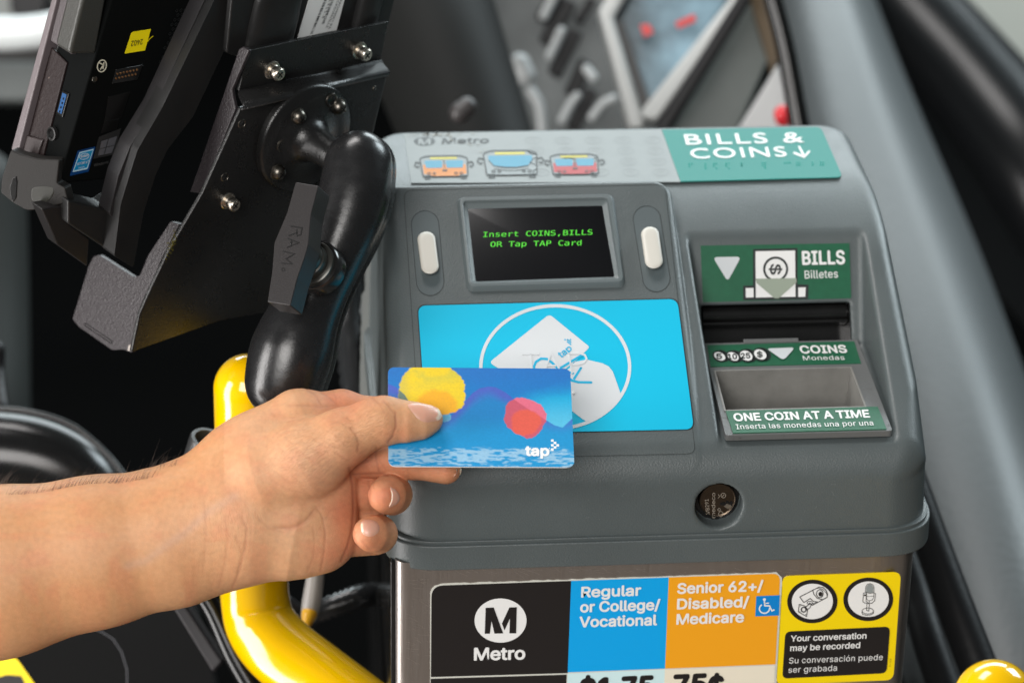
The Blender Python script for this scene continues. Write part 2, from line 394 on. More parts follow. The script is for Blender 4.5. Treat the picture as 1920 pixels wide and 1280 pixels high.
def loft(name, plane, rings, m, parent, fill=False, auto=30):
    vs = []; k = len(rings[0][0])
    for pts, h in rings: vs += [plane.at(x, y, 0)+plane.n*h*1e-3 for x, y in pts]
    fs = [(j*k+i, j*k+(i+1) % k, (j+1)*k+(i+1) % k, (j+1)*k+i)[::-1] for j in range(len(rings)-1) for i in range(k)]
    if fill: fs.append(tuple(range((len(rings)-1)*k, len(rings)*k))[::-1])
    return mk(name, vs, fs, m, parent, auto=auto)
def inset(c, d): 
    c = [np.array(p, float) for p in c]; m = sum(c)/4; return [p + np.array([np.sign(m[0]-p[0])*d, np.sign(m[1]-p[1])*d]) for p in c]
bz = [(856, 372), (1150, 366), (1173, 538), (875, 547)]
ins = lambda k, r: rpoly([(856+k, 372+k), (1150-k, 366+k), (1173-k, 538-k*.85), (875+k*.8, 547-k*.85)], r)
bezel = loft('screen_bezel', PM, [(ins(-1, 13), -.3), (ins(4, 12), 2.6), (ins(5, 12), 2.9), (ins(10, 9), 3.0), (ins(11, 9), 2.8), (ins(13, 7), 1.6), (ins(22.5, 3), .4)], M_bezel, FB, auto=22)
loft('screen', PM, [(rpoly([(870, 390), (1140, 385), (1160, 535), (885, 541)], 3), .45), (rpoly([(872, 392), (1138, 387), (1158, 533), (887, 539)], 3), .6)], M_screen, FB, fill=True)
scr = [o for o in bpy.data.objects if o.name == 'screen'][0]
g = Gfx().text('Insert COINS,BILLS', (906, 444.5), (1110.6, 440), 9.2, PM, 'mono', .003, up=(.6, -9.6)); g.build('lettering', PM, .75, M_led, scr)
g = Gfx().text('OR Tap TAP Card', (919.5, 462.8), (1090, 459.7), 9.2, PM, 'mono', .003, up=(.6, -9.6)); g.build('lettering', PM, .75, M_led, scr)

# tap panel
tp = Gfx().poly(rpoly([(783.5, 573), (1270, 560.5), (1301, 804), (800.5, 815)], 16)).build('tap_panel', PM, .35, M_cyan, FB, thick=.35)
Gfx().poly(rpoly([(781.5, 571), (1272, 558.5), (1303.5, 806), (798.5, 817)], 17)).build('seam', PM, .06, M_ink, FB)
zx = lambda x, y: (890+x/4.571, 560+y/4.571)
ic = Gfx(); ic.ring((1041, 688), 139.5, 114.8, 6.2, 96); ic.build('ring', PM, .5, M_iconw, tp)
ic = Gfx(); ic.poly(rpoly([zx(640, 132), zx(985, 412), zx(960, 440), zx(880, 520), zx(520, 800), zx(125, 545)], [8, 8, 2, 2, 8, 8]))
ic.build('card_icon', PM, .5, M_iconw, tp)
ic = Gfx(); ic.poly([zx(*p) for p in ((820, 590), (860, 540), (960, 520), (1095, 552), (1150, 580), (1185, 625), (1255, 822), (1190, 905), (1100, 985), (965, 1055), (925, 1030), (820, 950), (640, 800), (640, 700))])
ic.build('hand_icon', PM, .53, M_iconw, tp)
ic = Gfx(); w = 4.4
ic.stroke([zx(*p) for p in ((930, 475), (640, 650))], w)
ic.stroke([zx(*p) for p in ((520, 640), (508, 580), (525, 540), (570, 512), (620, 515), (660, 545), (780, 660), (835, 700), (890, 714), (1000, 716))], w)
ic.stroke([zx(*p) for p in ((770, 615), (850, 640))], w*.8); ic.stroke([zx(*p) for p in ((912, 590), (848, 690))], w)
for p in ((1000, 716), (912, 592)): ic.poly(ell(*zx(*p), w/2, w/2*.85, 14))
ic.build('outline', PM, .62, M_cyan2, tp)
g = Gfx().text('tap', zx(740, 508), zx(838, 432), 12, PM, 'inter', .03, up=(-7.5, -9)); g.build('lettering', PM, .62, M_cyan2, tp)
g = Gfx()
for (x, y) in ((774, 350), (797, 350), (821, 350), (797, 370), (821, 370), (797, 352), (821, 390), (809, 360), (809, 378)):
    cx, cy = zx(x, y); g.poly([(cx-2, cy), (cx, cy-1.8), (cx+2, cy), (cx, cy+1.8)])
g.build('emblem', PM, .62, M_cyan2, tp)
def raised(pts, w, h, m, parent, name, plane, base=.4):   # embossed strokes
    a = Gfx(); 
    for s in pts: a.stroke(s, w)
    return a.build(name, plane, base+h, m, parent, thick=h+.1)
raised([[zx(405, 471), zx(555, 471)], [zx(480, 471), zx(490, 600)], [zx(605, 610), zx(655, 462), zx(730, 610)], [zx(622, 572), zx(700, 572)],
        [zx(808, 470), zx(835, 640)], [zx(808, 468), zx(900, 466), zx(945, 480), zx(960, 512), zx(940, 545), zx(900, 560), zx(822, 562)]], 3.2, .4, M_iconw, tp, 'raised_lettering', PM)
g = Gfx(); g.poly(ell(*zx(845, 801), 2.6, 2.2, 16)); g.build('braille_dot', PM, 1.2, M_white, tp, thick=.8)

# grey route sticker and teal sign on the flat top
tg = Gfx().poly([(757, 251), (1241, 243), (1276, 341), (771, 343)]).build('route_sticker', PT, .3, M_lblgrey, FB, thick=.3)
g = Gfx()
random.seed(3)
for i in range(5):
    for j in range(4):
        cx, cy = 1000+i*56+j*5, 263+j*20; g.ring((cx, cy), 15, 6.5, 1.6, 24)
        g.stroke([(cx-7, cy+1), (cx-3, cy-2.5), (cx+1, cy+1), (cx+6, cy-2)], 1.4)
for i in range(2):
    cx, cy = 945+i*0, 262+i*12
g.build('pattern', PT, .42, M_lblgrey2, tg)
g = Gfx().poly(ell(796, 265, 20, 8, 40)); g.build('emblem', PT, .42, M_ink, tg)
g = Gfx()
def Mglyph(cx, cy, sx, sy):
    a = [(910.5, 1138.7), (925.7, 1138), (943.5, 1186.7), (927, 1187), (921.5, 1163), (918.5, 1187), (908.8, 1187.5)]
    b = [(969, 1137.5), (955, 1138), (941, 1168), (945.8, 1181), (956, 1159), (955, 1186.5), (967.8, 1186.5)]
    f = lambda p: (cx+(p[0]-939)*sx, cy+(p[1]-1162)*sy); return [f(p) for p in a], [f(p) for p in b]
for p in Mglyph(796, 265.5, .40, .24): g.poly(p)
g.build('emblem', PT, .5, M_lblgrey, tg)
g = Gfx().text('Metro', (828, 269.5), (916, 268), 10.5, PT, 'inter', .045, up=(2, -10)); g.build('lettering', PT, .42, M_ink, tg)
def bus(x0, x1, yb, yt, body, wide):
    W = x1-x0; skew = 5.0
    T = lambda u, v: (x0+W*u+skew*(1-v)-.5, yb+(yt-yb)*v-(u*1.2))
    def P(pts): return [T(*p) for p in pts]
    g1 = Gfx(); g1.poly(P(rpoly([(0.02, .06), (.98, .06), (1, .9), (.86, 1.0), (.14, 1.0), (0, .9)], .05, 3))); g1.build('bus_picture', PT, .42, M_bgrey, tg)
    g1 = Gfx()
    if wide is False:
        g1.poly(P([(.05, .62), (.95, .62), (.95, .22), (.72, .12), (.28, .12), (.05, .22)])); g1.build('bus_picture', PT, .48, body, tg)
        g1 = Gfx(); g1.poly(P(rpoly([(.11, .48), (.46, .48), (.46, .80), (.09, .80)], .04, 3))); g1.poly(P(rpoly([(.54, .48), (.89, .48), (.91, .80), (.54, .80)], .04, 3))); g1.build('bus_picture', PT, .54, M_sky, tg)
    else:
        g1.poly(P([(.09, .82), (.91, .82), (.91, .62), (.82, .46), (.6, .40), (.4, .40), (.18, .46), (.09, .62)])); g1.build('bus_picture', PT, .54, M_sky, tg)
    g1 = Gfx(); g1.poly(P([(.22, .86), (.78, .86), (.78, .94), (.22, .94)])); g1.build('bus_picture', PT, .54, M_byel, tg)
    g1 = Gfx(); w = 2.5
    g1.stroke(P(rpoly([(0.03, .10), (.97, .10), (1, .9), (.86, 1.0), (.14, 1.0), (0, .9)], .06, 3)), w, True)
    for s in (0, 1):
        X = lambda u: u if s == 0 else 1-u
        g1.poly(P([(X(.06), 0), (X(.18), 0), (X(.18), .10), (X(.06), .10)])); g1.stroke([T(X(.0), .7), T(X(-.09), .74), T(X(-.12), .62), T(X(-.07), .52), T(X(-.03), .58)], w*.9)
        g1.ring(T(X(.16), .24), W*.035, 2.0, 1.4, 12); g1.ring(T(X(.27), .24), W*.03, 1.8, 1.4, 12)
    g1.stroke(P([(.05, .15), (.3, .10), (.7, .10), (.95, .15)]), 1.2)
    if wide is False: g1.stroke(P([(.5, .46), (.5, .82)]), 1.6); g1.poly(P([(.45, .33), (.55, .33), (.55, .41), (.45, .41)]))
    else:
        g1.stroke(P([(.09, .66), (.18, .44), (.4, .37), (.6, .37), (.82, .44), (.91, .66)]), 1.3); g1.stroke(P([(.18, .34), (.4, .27), (.6, .27), (.82, .34)]), 1.2)
    g1.build('bus_picture', PT, .6, M_ink, tg)
bus(787, 876, 336, 293, M_borange, False); bus(906, 1006, 334, 283, M_bgrey, True); bus(1031, 1121, 332, 290, M_bred, False)

ts = Gfx().poly(rpoly([(1241, 243), (1539, 238), (1580, 332), (1276, 340)], [0, 10, 10, 0])).build('teal_sign', PT, .5, M_teal, FB, thick=.5)
g = Gfx().text('BILLS &', (1287, 271), (1508, 266.5), 18.5, PT, None, .0, 1.12, up=(-5, -18.5)); g.build('lettering', PT, .9, M_white, ts, thick=.3)
g = Gfx().text('COINS', (1297, 297), (1476, 293), 18, PT, None, .0, 1.12, up=(-5, -18)); g.build('lettering', PT, .9, M_white, ts, thick=.3)
raised([[(1498, 274), (1508, 293)], [(1488, 286), (1508, 294), (1518, 283)]], 3.2, .35, M_white, ts, 'arrow', PT, .5)
dots = []
for (cx, pat) in ((1294, '013'), (1319, '34'), (1324, '2'), (1340, '0135'), (1363, '0135'), (1387, '34'), (1392, '1'), (1431, '01345'), (1473, '03'), (1478, '3'), (1496, '0314'), (1520, '34'), (1540, '0134')):
    for ch in pat:
        k = int(ch); dots.append((cx+(k // 3)*5-1.5, 309+(k % 3)*4.4 + (1313-309-4-(cx-1294)*.012-1000+0)*0))
vs, fs = [], []
for (x, y) in dots:
    b = len(vs); 
    for (s, h) in ((1, .4), (.8, .75), (.4, .95)):
        vs += [PT.at(x+2.0*s*cos(t*pi/4), y-(x-1294)*.012+1.5*s*sin(t*pi/4), 0)+PT.n*h*1e-3 for t in range(8)]
    for j in (0, 1): fs += [(b+j*8+i, b+j*8+(i+1) % 8, b+j*8+8+(i+1) % 8, b+j*8+8+i)[::-1] for i in range(8)]
    fs.append(tuple(range(b+16, b+24))[::-1])
mk('braille', vs, fs, M_teal2, ts, smooth=True)

# bill plate
bp = Gfx().poly([(1313.7, 460.5), (1592.5, 456), (1596, 559), (1318, 566.5)]).build('bills_label', PA, .5, M_green, FB, thick=.5)
zb = lambda x, y: (1220+x/2.6667, 380+y/2.6667)
g = Gfx().poly(rpoly([zb(311, 272), zb(452, 270), zb(385, 394)], 9)); g.build('arrow', PA, .65, M_iconw, bp)
g = Gfx(); g.poly([zb(462, 415), zb(512, 414), zb(512, 232), zb(734, 227), zb(734, 408), zb(789, 410), zb(787, 482), zb(463, 487)]); g.build('bill_picture', PA, .65, M_ink, bp)
g = Gfx(); g.poly([zb(524, 243), zb(722, 239), zb(724, 470), zb(526, 474)]); g.poly([zb(475, 427), zb(514, 426), zb(515, 473), zb(476, 474)]); g.poly([zb(738, 424), zb(775, 423), zb(773, 470), zb(738, 471)]); g.build('bill_picture', PA, .75, M_white, bp)
g = Gfx().ring(zb(625, 332), 21.5, 21.5, 4.2, 40); g.text('$', zb(600, 306), zb(598, 360), 20, PA, 'inter', .025, up=(19, 0)); g.build('bill_picture', PA, .85, M_ink, bp)
M_tri = mat('arrow_grey_ink', (.30, .35, .28), .4)
g = Gfx().poly([zb(524, 380), zb(728, 377), zb(730, 398), zb(640, 478), zb(620, 478), zb(530, 402)]); g.build('arrow', PA, .95, M_tri, bp)
g = Gfx().text('BILLS', zb(758, 309), zb(973, 304.5), 24.3, PA, 'inter', .042, 1.06); g.build('lettering', PA, .65, M_white, bp)
g = Gfx().text('Billetes', zb(771, 379), zb(937, 374), 14.6, PA, 'inter', .008, 1.04); g.build('lettering', PA, .65, M_white, bp)

# bill slot: black throat with a roller bar and lip
xa, xb_ = SL0[0]*1e-3, SL1[0]*1e-3; a0 = PA.at(1317, 573); v3 = vA; lo = ((SL1-SL0) @ vA)*1e-3
def sp(x, v, d): return np.array([x, a0[1], a0[2]])*[1, 1, 1] + v3*v + PA.n*d
q = [sp(x, v, d) for x in (xa, xb_) for v in (0, lo) for d in (.0004, -.0132)]
mk('bill_slot', q, [(0, 2, 3, 1)[::-1], (4, 5, 7, 6)[::-1], (1, 3, 7, 5), (0, 1, 5, 4), (2, 6, 7, 3)], M_gloss, FB)
q = [sp(x, lo*.46+dv, d) for x in (xa+.0004, xb_-.0004) for dv, d in ((0.0008, -.003), (-.0008, -.003), (-.0008, -.0125), (.0008, -.0125))]
mk('slot_lip', q, [(0, 1, 5, 4), (1, 2, 6, 5), (2, 3, 7, 6), (3, 0, 4, 7), (0, 3, 2, 1), (4, 5, 6, 7)], M_gloss, FB, bevel=.0004)
q = []
for k in range(14):
    t = 2*pi*k/14
    for x in (xa+.0004, xb_-.0004): q.append(sp(x, lo*.2+.0042*cos(t), -.0065+.0042*sin(t)))
mk('slot_roller', q, [(2*i, 2*i+1, (2*i+3) % 28, (2*i+2) % 28)[::-1] for i in range(14)], M_gloss, FB, smooth=True)

# coin tray: plate with a cup through it
def tray_xy(px, py): p = PC.at(px, py); return p
TX0, TX1 = .0795, .1590
yb0 = PC.at(1326, 640); vC = np.array([0, PC.n[2], -PC.n[1]]); oC = PC.P
def tv(px, py): return (PC.at(px, py)-oC) @ vC
vt0, vt1 = tv(1460, 640), tv(1500, 812)
hv0, hv1 = tv(1450, 694), tv(1480, 766); hx0, hx1 = PC.at(1342, 697)[0], PC.at(1594, 691)[0]
def tp_(x, v, d): return np.array([x, oC[1], oC[2]])+vC*v+PC.n*d
outer = rpoly([(TX0, vt0), (TX1-.001, vt0), (TX1+.0016, vt1), (TX0-.0005, vt1)], [0, 0, .002, .002], 4)
inner = [(hx0, hv0), (hx1, hv0), (hx1+.001, hv1), (hx0, hv1)]
import bmesh
def plate_with_hole():
    bm = bmesh.new(); o = [bm.verts.new(tp_(x, v, 0)) for x, v in outer]; i = [bm.verts.new(tp_(x, v, 0)) for x, v in inner]
    eo = [bm.edges.new((o[k], o[(k+1) % len(o)])) for k in range(len(o))]; ei = [bm.edges.new((i[k], i[(k+1) % 4])) for k in range(4)]
    bmesh.ops.triangle_fill(bm, use_beauty=True, edges=eo+ei)
    fs = [f for f in bm.faces]
    ol = [bm.verts.new(tp_(x, v, -.0032)) for x, v in outer]
    for k in range(len(o)): bm.faces.new((o[k], ol[k], ol[(k+1) % len(o)], o[(k+1) % len(o)]))
    dn = [None and bm.verts.new(tp_(x*.96+.1155*.04, v + (.0 if n < 2 else .003), -.024)) for n, (x, v) in enumerate(inner)]
    bmesh.ops.recalc_face_normals(bm, faces=bm.faces)
    for f in bm.faces:
        pass
    vs = [tuple(v.co) for v in bm.verts]; fs = []
    c = Vector(tp_(.12, (vt0+vt1)/2, -.01))
    bm.verts.index_update(); fs = [tuple(v.index for v in f.verts) for f in bm.faces]; bm.free(); return vs, fs
v, f = plate_with_hole()
M_tray = mat('tray_plastic', (.13, .135, .135), .36, bump=.3, bscale=900, bdist=.0003, dirt=(.06, .06, .055), dscale=90, damt=.60)
tray = mk('coin_tray', v, f, M_tray, FB)
_bv = tray.modifiers.new('b', 'BEVEL'); _bv.width = .0006; _bv.segments = 2; _bv.limit_method = 'ANGLE'; _bv.angle_limit = radians(30)
M_cup = mat('worn_lit_cup_plastic', (.225, .22, .205), .42, bump=.3, bscale=900, bdist=.0003, dirt=(.07, .065, .055), dscale=70, damt=.70, var=.15, vscale=60)  # worn beige plus the lit back wall's brightness put into the colour
ci = [tp_(x, v, .0004) for x, v in [(hx0-.0009, hv0+.0009), (hx1+.0009, hv0+.0009), (hx1+.0019, hv1-.0009), (hx0-.0009, hv1-.0009)]]+[tp_(x, v, .0004) for x, v in inner]+[tp_(x, v, -.003) for x, v in inner]+[tp_(x+(.0004 if k in (0, 3) else -.0004), v+(.0 if k < 2 else .004), -.027) for k, (x, v) in enumerate(inner)]
cf = [(r*4+k, r*4+(k+1) % 4, (r+1)*4+(k+1) % 4, (r+1)*4+k) for r in range(3) for k in range(4)]+[(12, 13, 14, 15)]
cup = mk('coin_cup', ci, cf, M_cup, FB)
_bm = bmesh.new(); _bm.from_mesh(cup.data); bmesh.ops.recalc_face_normals(_bm, faces=_bm.faces); _bm.to_mesh(cup.data); _bm.free()
zc = zb
cs = Gfx().poly([zb(283, 712), zb(1018, 692), zb(1052, 802), zb(300, 819)]).build('coins_label', PC, .3, M_green, FB, thick=.3)
g1, g2 = Gfx(), Gfx()
for k, (x, y, t) in enumerate(((345, 767, '5'), (412, 768, '10'), (478, 764, '25'), (548, 758, '$'))):
    rx, ry = (14.5, 10) if k < 2 else (15.5, 11.5)
    for d in (14, 9, 4, 0):
        cx, cy = zb(x+d, y+1-d*.2); (g1 if True else g2).poly(ell(cx, cy, rx, ry, 26, .45))
    cx, cy = zb(x, y); g1.build('coin_picture', PC, .42+k*.1, M_ink, cs)
    g1 = Gfx(); g2 = Gfx().poly(ell(cx, cy, rx-3.2, ry-2.8, 26, .45)); g2.build('coin_picture', PC, .46+k*.1, M_white, cs)
    g2 = Gfx().text(t, (cx-6 if len(t) == 1 else cx-10, cy+5), (cx+5 if len(t) == 1 else cx+8, cy+4.5), 9.5, PC, 'inter', .05, up=(-1, -9.5)); g2.build('coin_picture', PC, .50+k*.1, M_ink, cs)
g = Gfx().poly(rpoly([zb(578, 728), zb(722, 723), zb(664, 788)], 8)); g.build('arrow', PC, .9, M_iconw, cs)
g = Gfx().text('COINS', zb(751, 752), zb(985, 748), 13.6, PC, 'inter', .05, 1.02); g.build('lettering', PC, .45, M_white, cs)
g = Gfx().text('Monedas', zb(765, 787), zb(971, 784), 8.2, PC, 'inter', .006, 1.05); g.build('lettering', PC, .45, M_white, cs)
oc = Gfx().poly([zb(375, 1040), zb(1135, 1018), zb(1180, 1130), zb(412, 1150)]).build('one_coin_label', PC, .5, M_green, FB, thick=.5)
g = Gfx().text('ONE COIN AT A TIME', zb(419, 1090), zb(1098, 1071), 13.5, PC, 'inter', .05, 1.0); g.build('lettering', PC, .65, M_white, oc)
g = Gfx().text('Inserta las monedas una por una', zb(430, 1131), zb(1115, 1111), 9.0, PC, 'inter', .006, 1.05); g.build('lettering', PC, .65, M_white, oc)
# small latch pieces behind the coin label
for (x0, x1) in ((.1075, .129), ):
    v, f = [], []
q = [tp_(x, vt0+dv, d) for x in (.100, .128) for dv, d in ((-.0015, .0001), (.0010, .0001), (.0010, .0014), (-.0005, .0014))]
mk('latch', q, [(0, 1, 5, 4), (1, 2, 6, 5), (2, 3, 7, 6), (3, 0, 4, 7), (0, 3, 2, 1), (4, 5, 6, 7)], M_tray, FB, bevel=.0004)

# lock
lkp = lambda h: Plane(PF.n, PF.P-PF.n*h)
LP = lkp(.0045); lc = PF.at(1348, 945)-PF.n*.0055
def disc(name, c, n, r, prof, m, parent, seg=40, auto=35):
    n = np.array(n)/np.linalg.norm(n); a = np.cross(n, [0, 0, 1.0]); a = a/np.linalg.norm(a); b = np.cross(n, a); vs = []
    for (rr, h) in prof: vs += [np.array(c)+(a*cos(2*pi*i/seg)+b*sin(2*pi*i/seg))*rr*r+n*h for i in range(seg)]
    fs = [(j*seg+i, j*seg+(i+1) % seg, (j+1)*seg+(i+1) % seg, (j+1)*seg+i) for j in range(len(prof)-1) for i in range(seg)]+[tuple(range((len(prof)-1)*seg, len(prof)*seg))]
    o = mk(name, vs, fs, m, parent, auto=auto); bm = bmesh.new(); bm.from_mesh(o.data); bmesh.ops.recalc_face_normals(bm, faces=bm.faces); 
    f = max(bm.faces, key=lambda f: f.calc_area() if len(f.verts) > 4 else 0)
    if f.normal.dot(Vector(n)) < 0: bmesh.ops.reverse_faces(bm, faces=bm.faces)
    bm.to_mesh(o.data); bm.free(); me = o.data
    for p in me.polygons: p.use_smooth = True
    me.set_sharp_from_angle(angle=radians(auto)); return o
lock = disc('lock', lc, PF.n, .0091, ((1.0, -.006), (1.0, .0), (.96, .0008), (.90, .0004)), M_lock, FB)
disc('lock_hole', PF.at(1348, 949)-PF.n*.0086, PF.n, .0114, ((1.02, 0), (.9, 0)), M_gloss, FB)
zl = lambda x, y: (1290+x/11.633, 890+y/11.633)
LPf = Plane(PF.n, lc+PF.n*.0004)
M_lk = mat('engraving', (.62, .55, .46), .4, metal=.6)
g = Gfx().text('MB291', zl(475, 850), zl(445, 525), 6.6, LPf, 'inter', .0, up=(-7, .4)); g.build('lettering', LPf, .15, M_lk, lock)
g = Gfx().text('medeco', zl(592, 935), zl(592, 390), 6.5, LPf, 'inter', .0, up=(-7, 0)); g.build('lettering', LPf, .15, M_lk, lock)
g = Gfx().ring(zl(770, 445), 4.4, 4.4, .9, 20); g.ring(zl(715, 850), 4.2, 4.8, .9, 20); g.ring(zl(680, 755), 2.6, 2.4, .8, 16); g.stroke([zl(650, 510), zl(690, 470), zl(660, 420)], .7); g.stroke([zl(745, 470), zl(790, 425)], .9)
g.build('emblem', LPf, .15, M_lk, lock)
g = Gfx().poly([zl(*p) for p in ((700, 610), (790, 580), (830, 610), (830, 560), (880, 560), (900, 600), (950, 560), (975, 600), (965, 680), (850, 700), (790, 665), (700, 665))]); g.build('keyway', LPf, .12, M_gloss, lock)
g = Gfx().poly([zl(*p) for p in ((785, 685), (845, 630), (930, 650), (960, 690), (915, 735), (855, 735))]); g.build('key_pin', LPf, .22, M_steelbright, lock, thick=.2)

# fare sticker on the stainless front
H = .35
torn = [(815, 1100), (826, 1095), (850, 1094.5)]
random.seed(5)
top = []
for i in range(70):
    x = 828+i*(1456-828)/69; y = 1096.5-(x-828)*.0345; top.append((x, y-1.6-random.random()*1.9*(1 if i < 34 else .6)))
outl = [(806.5, 1330), (806.8, 1112), (809, 1104), (815, 1098)]+top+[(1461, 1077), (1466, 1082), (1466.5, 1100), (1453, 1330)]
fs_ = Gfx().poly(outl).build('fare_sticker', PK, H, M_torn, FB, thick=.3)
g = Gfx().poly(rpoly([(809, 1097.5), (1071, 1088.3), (1064.5, 1261), (807.8, 1268.5)], [22, 0, 0, 0])); g.build('black_panel', PK, H+.1, M_black, fs_)
g = Gfx().poly([(1071, 1088.3), (1254, 1081.8), (1247, 1252.5), (1064.5, 1259.5)]); g.build('blue_panel', PK, H+.1, M_stick_blue, fs_)
g = Gfx().poly(rpoly([(1254, 1081.8), (1463, 1074.5), (1454, 1244.5), (1247, 1252.5)], [0, 15, 0, 0])); g.build('orange_panel', PK, H+.1, M_stick_orange, fs_)
g = Gfx().poly([(807.6, 1271.5), (1062.5, 1263.8), (1060, 1330), (806, 1338)]); g.build('black_panel', PK, H+.1, M_black, fs_)
g = Gfx().poly([(1064.3, 1261.5), (1246.5, 1254), (1244, 1330), (1061, 1338)]); g.build('pale_panel', PK, H+.1, M_pale, fs_)
g = Gfx().poly([(1246.5, 1254), (1453, 1246.5), (1450, 1322), (1244, 1330)]); g.build('cream_panel', PK, H+.1, M_cream, fs_)
g = Gfx().poly(ell(938.5, 1162.5, 48.7, 41.3, 60)); em = g.build('emblem', PK, H+.2, M_white, fs_)
g = Gfx()
for p in Mglyph(939, 1162, 1, 1): g.poly(p)
g.build('emblem', PK, H+.3, M_black, fs_)
def T(body, a, b, cap, h=H+.2, bold=.045, m=M_white, par=None, plane=PK, sp_=1.0): g = Gfx().text(body, a, b, cap, plane, 'inter', bold, sp_); return g.build('lettering', plane, h, m, par or fs_)
T('Metro', (888.5, 1236.5), (985, 1234.5), 22)
T('Regular', (1089.5, 1118.7), (1202, 1115), 18.6); T('or College/', (1087.5, 1146.7), (1238, 1142), 18.6); T('Vocational', (1086, 1174.7), (1232, 1170.5), 18.6)
T('Senior 62+/', (1269.5, 1112), (1431, 1106.5), 18.6); T('Disabled/', (1269, 1141), (1404.5, 1136.5), 18.6); T('Medicare', (1268, 1169.6), (1395, 1165), 18.6)
T('$1.75', (1085, 1311), (1226, 1305), 38, bold=.06, m=M_black); T('75¢', (1261, 1304), (1357, 1300), 38, bold=.06, m=M_black)
g = Gfx().poly([(1418, 1116.8), (1462, 1115), (1460.5, 1153.2), (1416, 1154.8)]); wb = g.build('blue_panel', PK, H+.2, mat('access_blue', (.0, .22, .62), .3), fs_)
zw = lambda x, y: (1240+x/3.84, 1050+y/3.84)
g = Gfx(); g.poly(ell(*zw(742, 281), 2.9, 2.6, 18)); g.stroke([zw(742, 292), zw(745, 326), zw(778, 326), zw(796, 362), zw(815, 354)], 2.6); g.stroke([zw(744, 308), zw(775, 307)], 2.0)
g.stroke(ell(*zw(742, 347), 9.4, 8.4, 22, 0, -.15, 4.2, True), 2.4); g.build('access_symbol', PK, H+.3, M_white, fs_)

# yellow recording notice
ys = Gfx().poly(rpoly([(1467, 1079.5), (1689.5, 1071.5), (1675, 1274), (1455, 1283)], 15)).build('recording_sticker', PK, H, M_stick_yellow, FB, thick=.3)
zy = lambda x, y: (1460+x/6.096, 1070+y/6.096)
g = Gfx().poly(ell(*zy(385, 346), 47.2, 40.8, 60, -.05)); g.poly(ell(*zy(1024, 322), 46.8, 40.8, 60, -.05)); g.build('black_disc', PK, H+.1, M_black, ys)
g = Gfx().poly(ell(*zy(385, 346), 38.5, 33.2, 60, -.05)); g.poly(ell(*zy(1026, 320), 38.3, 33.2, 60, -.05)); g.build('white_disc', PK, H+.2, M_white, ys)
g = Gfx(); w = 1.5
Z = lambda *p: [zy(*q) for q in p]
g.stroke(Z((240, 295), (460, 182), (510, 188), (545, 225), (558, 265), (552, 300), (385, 390), (350, 360)), w); g.stroke(Z((240, 295), (285, 355)), w)
g.stroke(Z((388, 215), (400, 260), (440, 310), (500, 325), (552, 300)), w); g.stroke(Z((388, 215), (440, 195), (500, 205), (545, 250), (556, 290)), 1.1); g.ring(zy(470, 258), 6.2, 7.4, 1.5, 22)
g.poly(ell(*zy(478, 262), 3.8, 4.6, 18)); g.stroke(Z((285, 360), (360, 312), (395, 345), (440, 350), (385, 375)), 1.5)
g.stroke(Z((235, 378), (225, 465), (318, 518), (330, 440), (300, 400), (235, 378)), w); g.ring(zy(285, 440), 4.4, 4.4, 2.2, 18); g.stroke(Z((295, 415), (335, 390), (350, 365)), w); g.stroke(Z((310, 450), (355, 420), (375, 380)), w)
g.ring(zy(355, 362), 5, 3, 1.2, 14)
for p in ((250, 395), (243, 463), (308, 494)): g.poly(ell(*zy(*p), .9, .9, 8))
g.stroke(Z((990, 240), (995, 180), (1015, 150), (1045, 142), (1075, 155), (1090, 185), (1088, 245), (1045, 255), (990, 240)), 1.1)
g.stroke(Z((1005, 255), (1003, 320), (1030, 340), (1070, 330), (1085, 300), (1088, 250)), 1.0); g.stroke(Z((968, 250), (962, 350), (985, 365), (1065, 368), (1098, 335), (1105, 255), (1090, 252)), 1.2); g.stroke(Z((968, 250), (1000, 250), (998, 350)), 1.0)
g.stroke(Z((1005, 290), (1085, 285)), .8); g.stroke(Z((1008, 368), (1005, 450), (1030, 455), (1036, 370)), 1.2); g.stroke(Z((1005, 342), (1022, 372), (1040, 345)), 1.0)
g.ring(zy(1018, 455), 10.6, 5.6, 1.2, 26); g.stroke([zy(950, 465), zy(958, 492), zy(1000, 504), zy(1050, 500), zy(1082, 482), zy(1083, 455)], 1.2); g.poly(ell(*zy(985, 275), 1.8, 1.8, 10))
g.build('picture', PK, H+.3, M_black, ys)
g = Gfx().poly(Z((998, 240), (1002, 180), (1020, 156), (1045, 148), (1068, 160), (1083, 185), (1080, 242), (1045, 250))); g.build('picture', PK, H+.26, M_lblgrey, ys)
g = Gfx().poly(rpoly(Z((75, 690), (1275, 632), (1235, 1165), (40, 1228)), 11)); bb = g.build('black_panel', PK, H+.1, M_black, ys)
T('Your conversation', zy(136, 803), zy(1003, 768), 10.9, H+.2, .028, M_white, ys); T('may be recorded', zy(130, 912), zy(930, 876), 10.9, H+.2, .028, M_white, ys)
T('Su conversación puede', zy(118, 1055), zy(1188, 1014), 10.8, H+.2, .0, M_white, ys, sp_=1.03); T('ser grabada', zy(110, 1160), zy(665, 1136), 10.8, H+.2, .0, M_white, ys, sp_=1.03)
g = Gfx().text('11-1018', zy(1278, 1090), zy(1287, 1000), 2.6, PK, 'inter', .0, up=(-3, 0)); g.build('lettering', PK, H+.2, M_ink, ys)

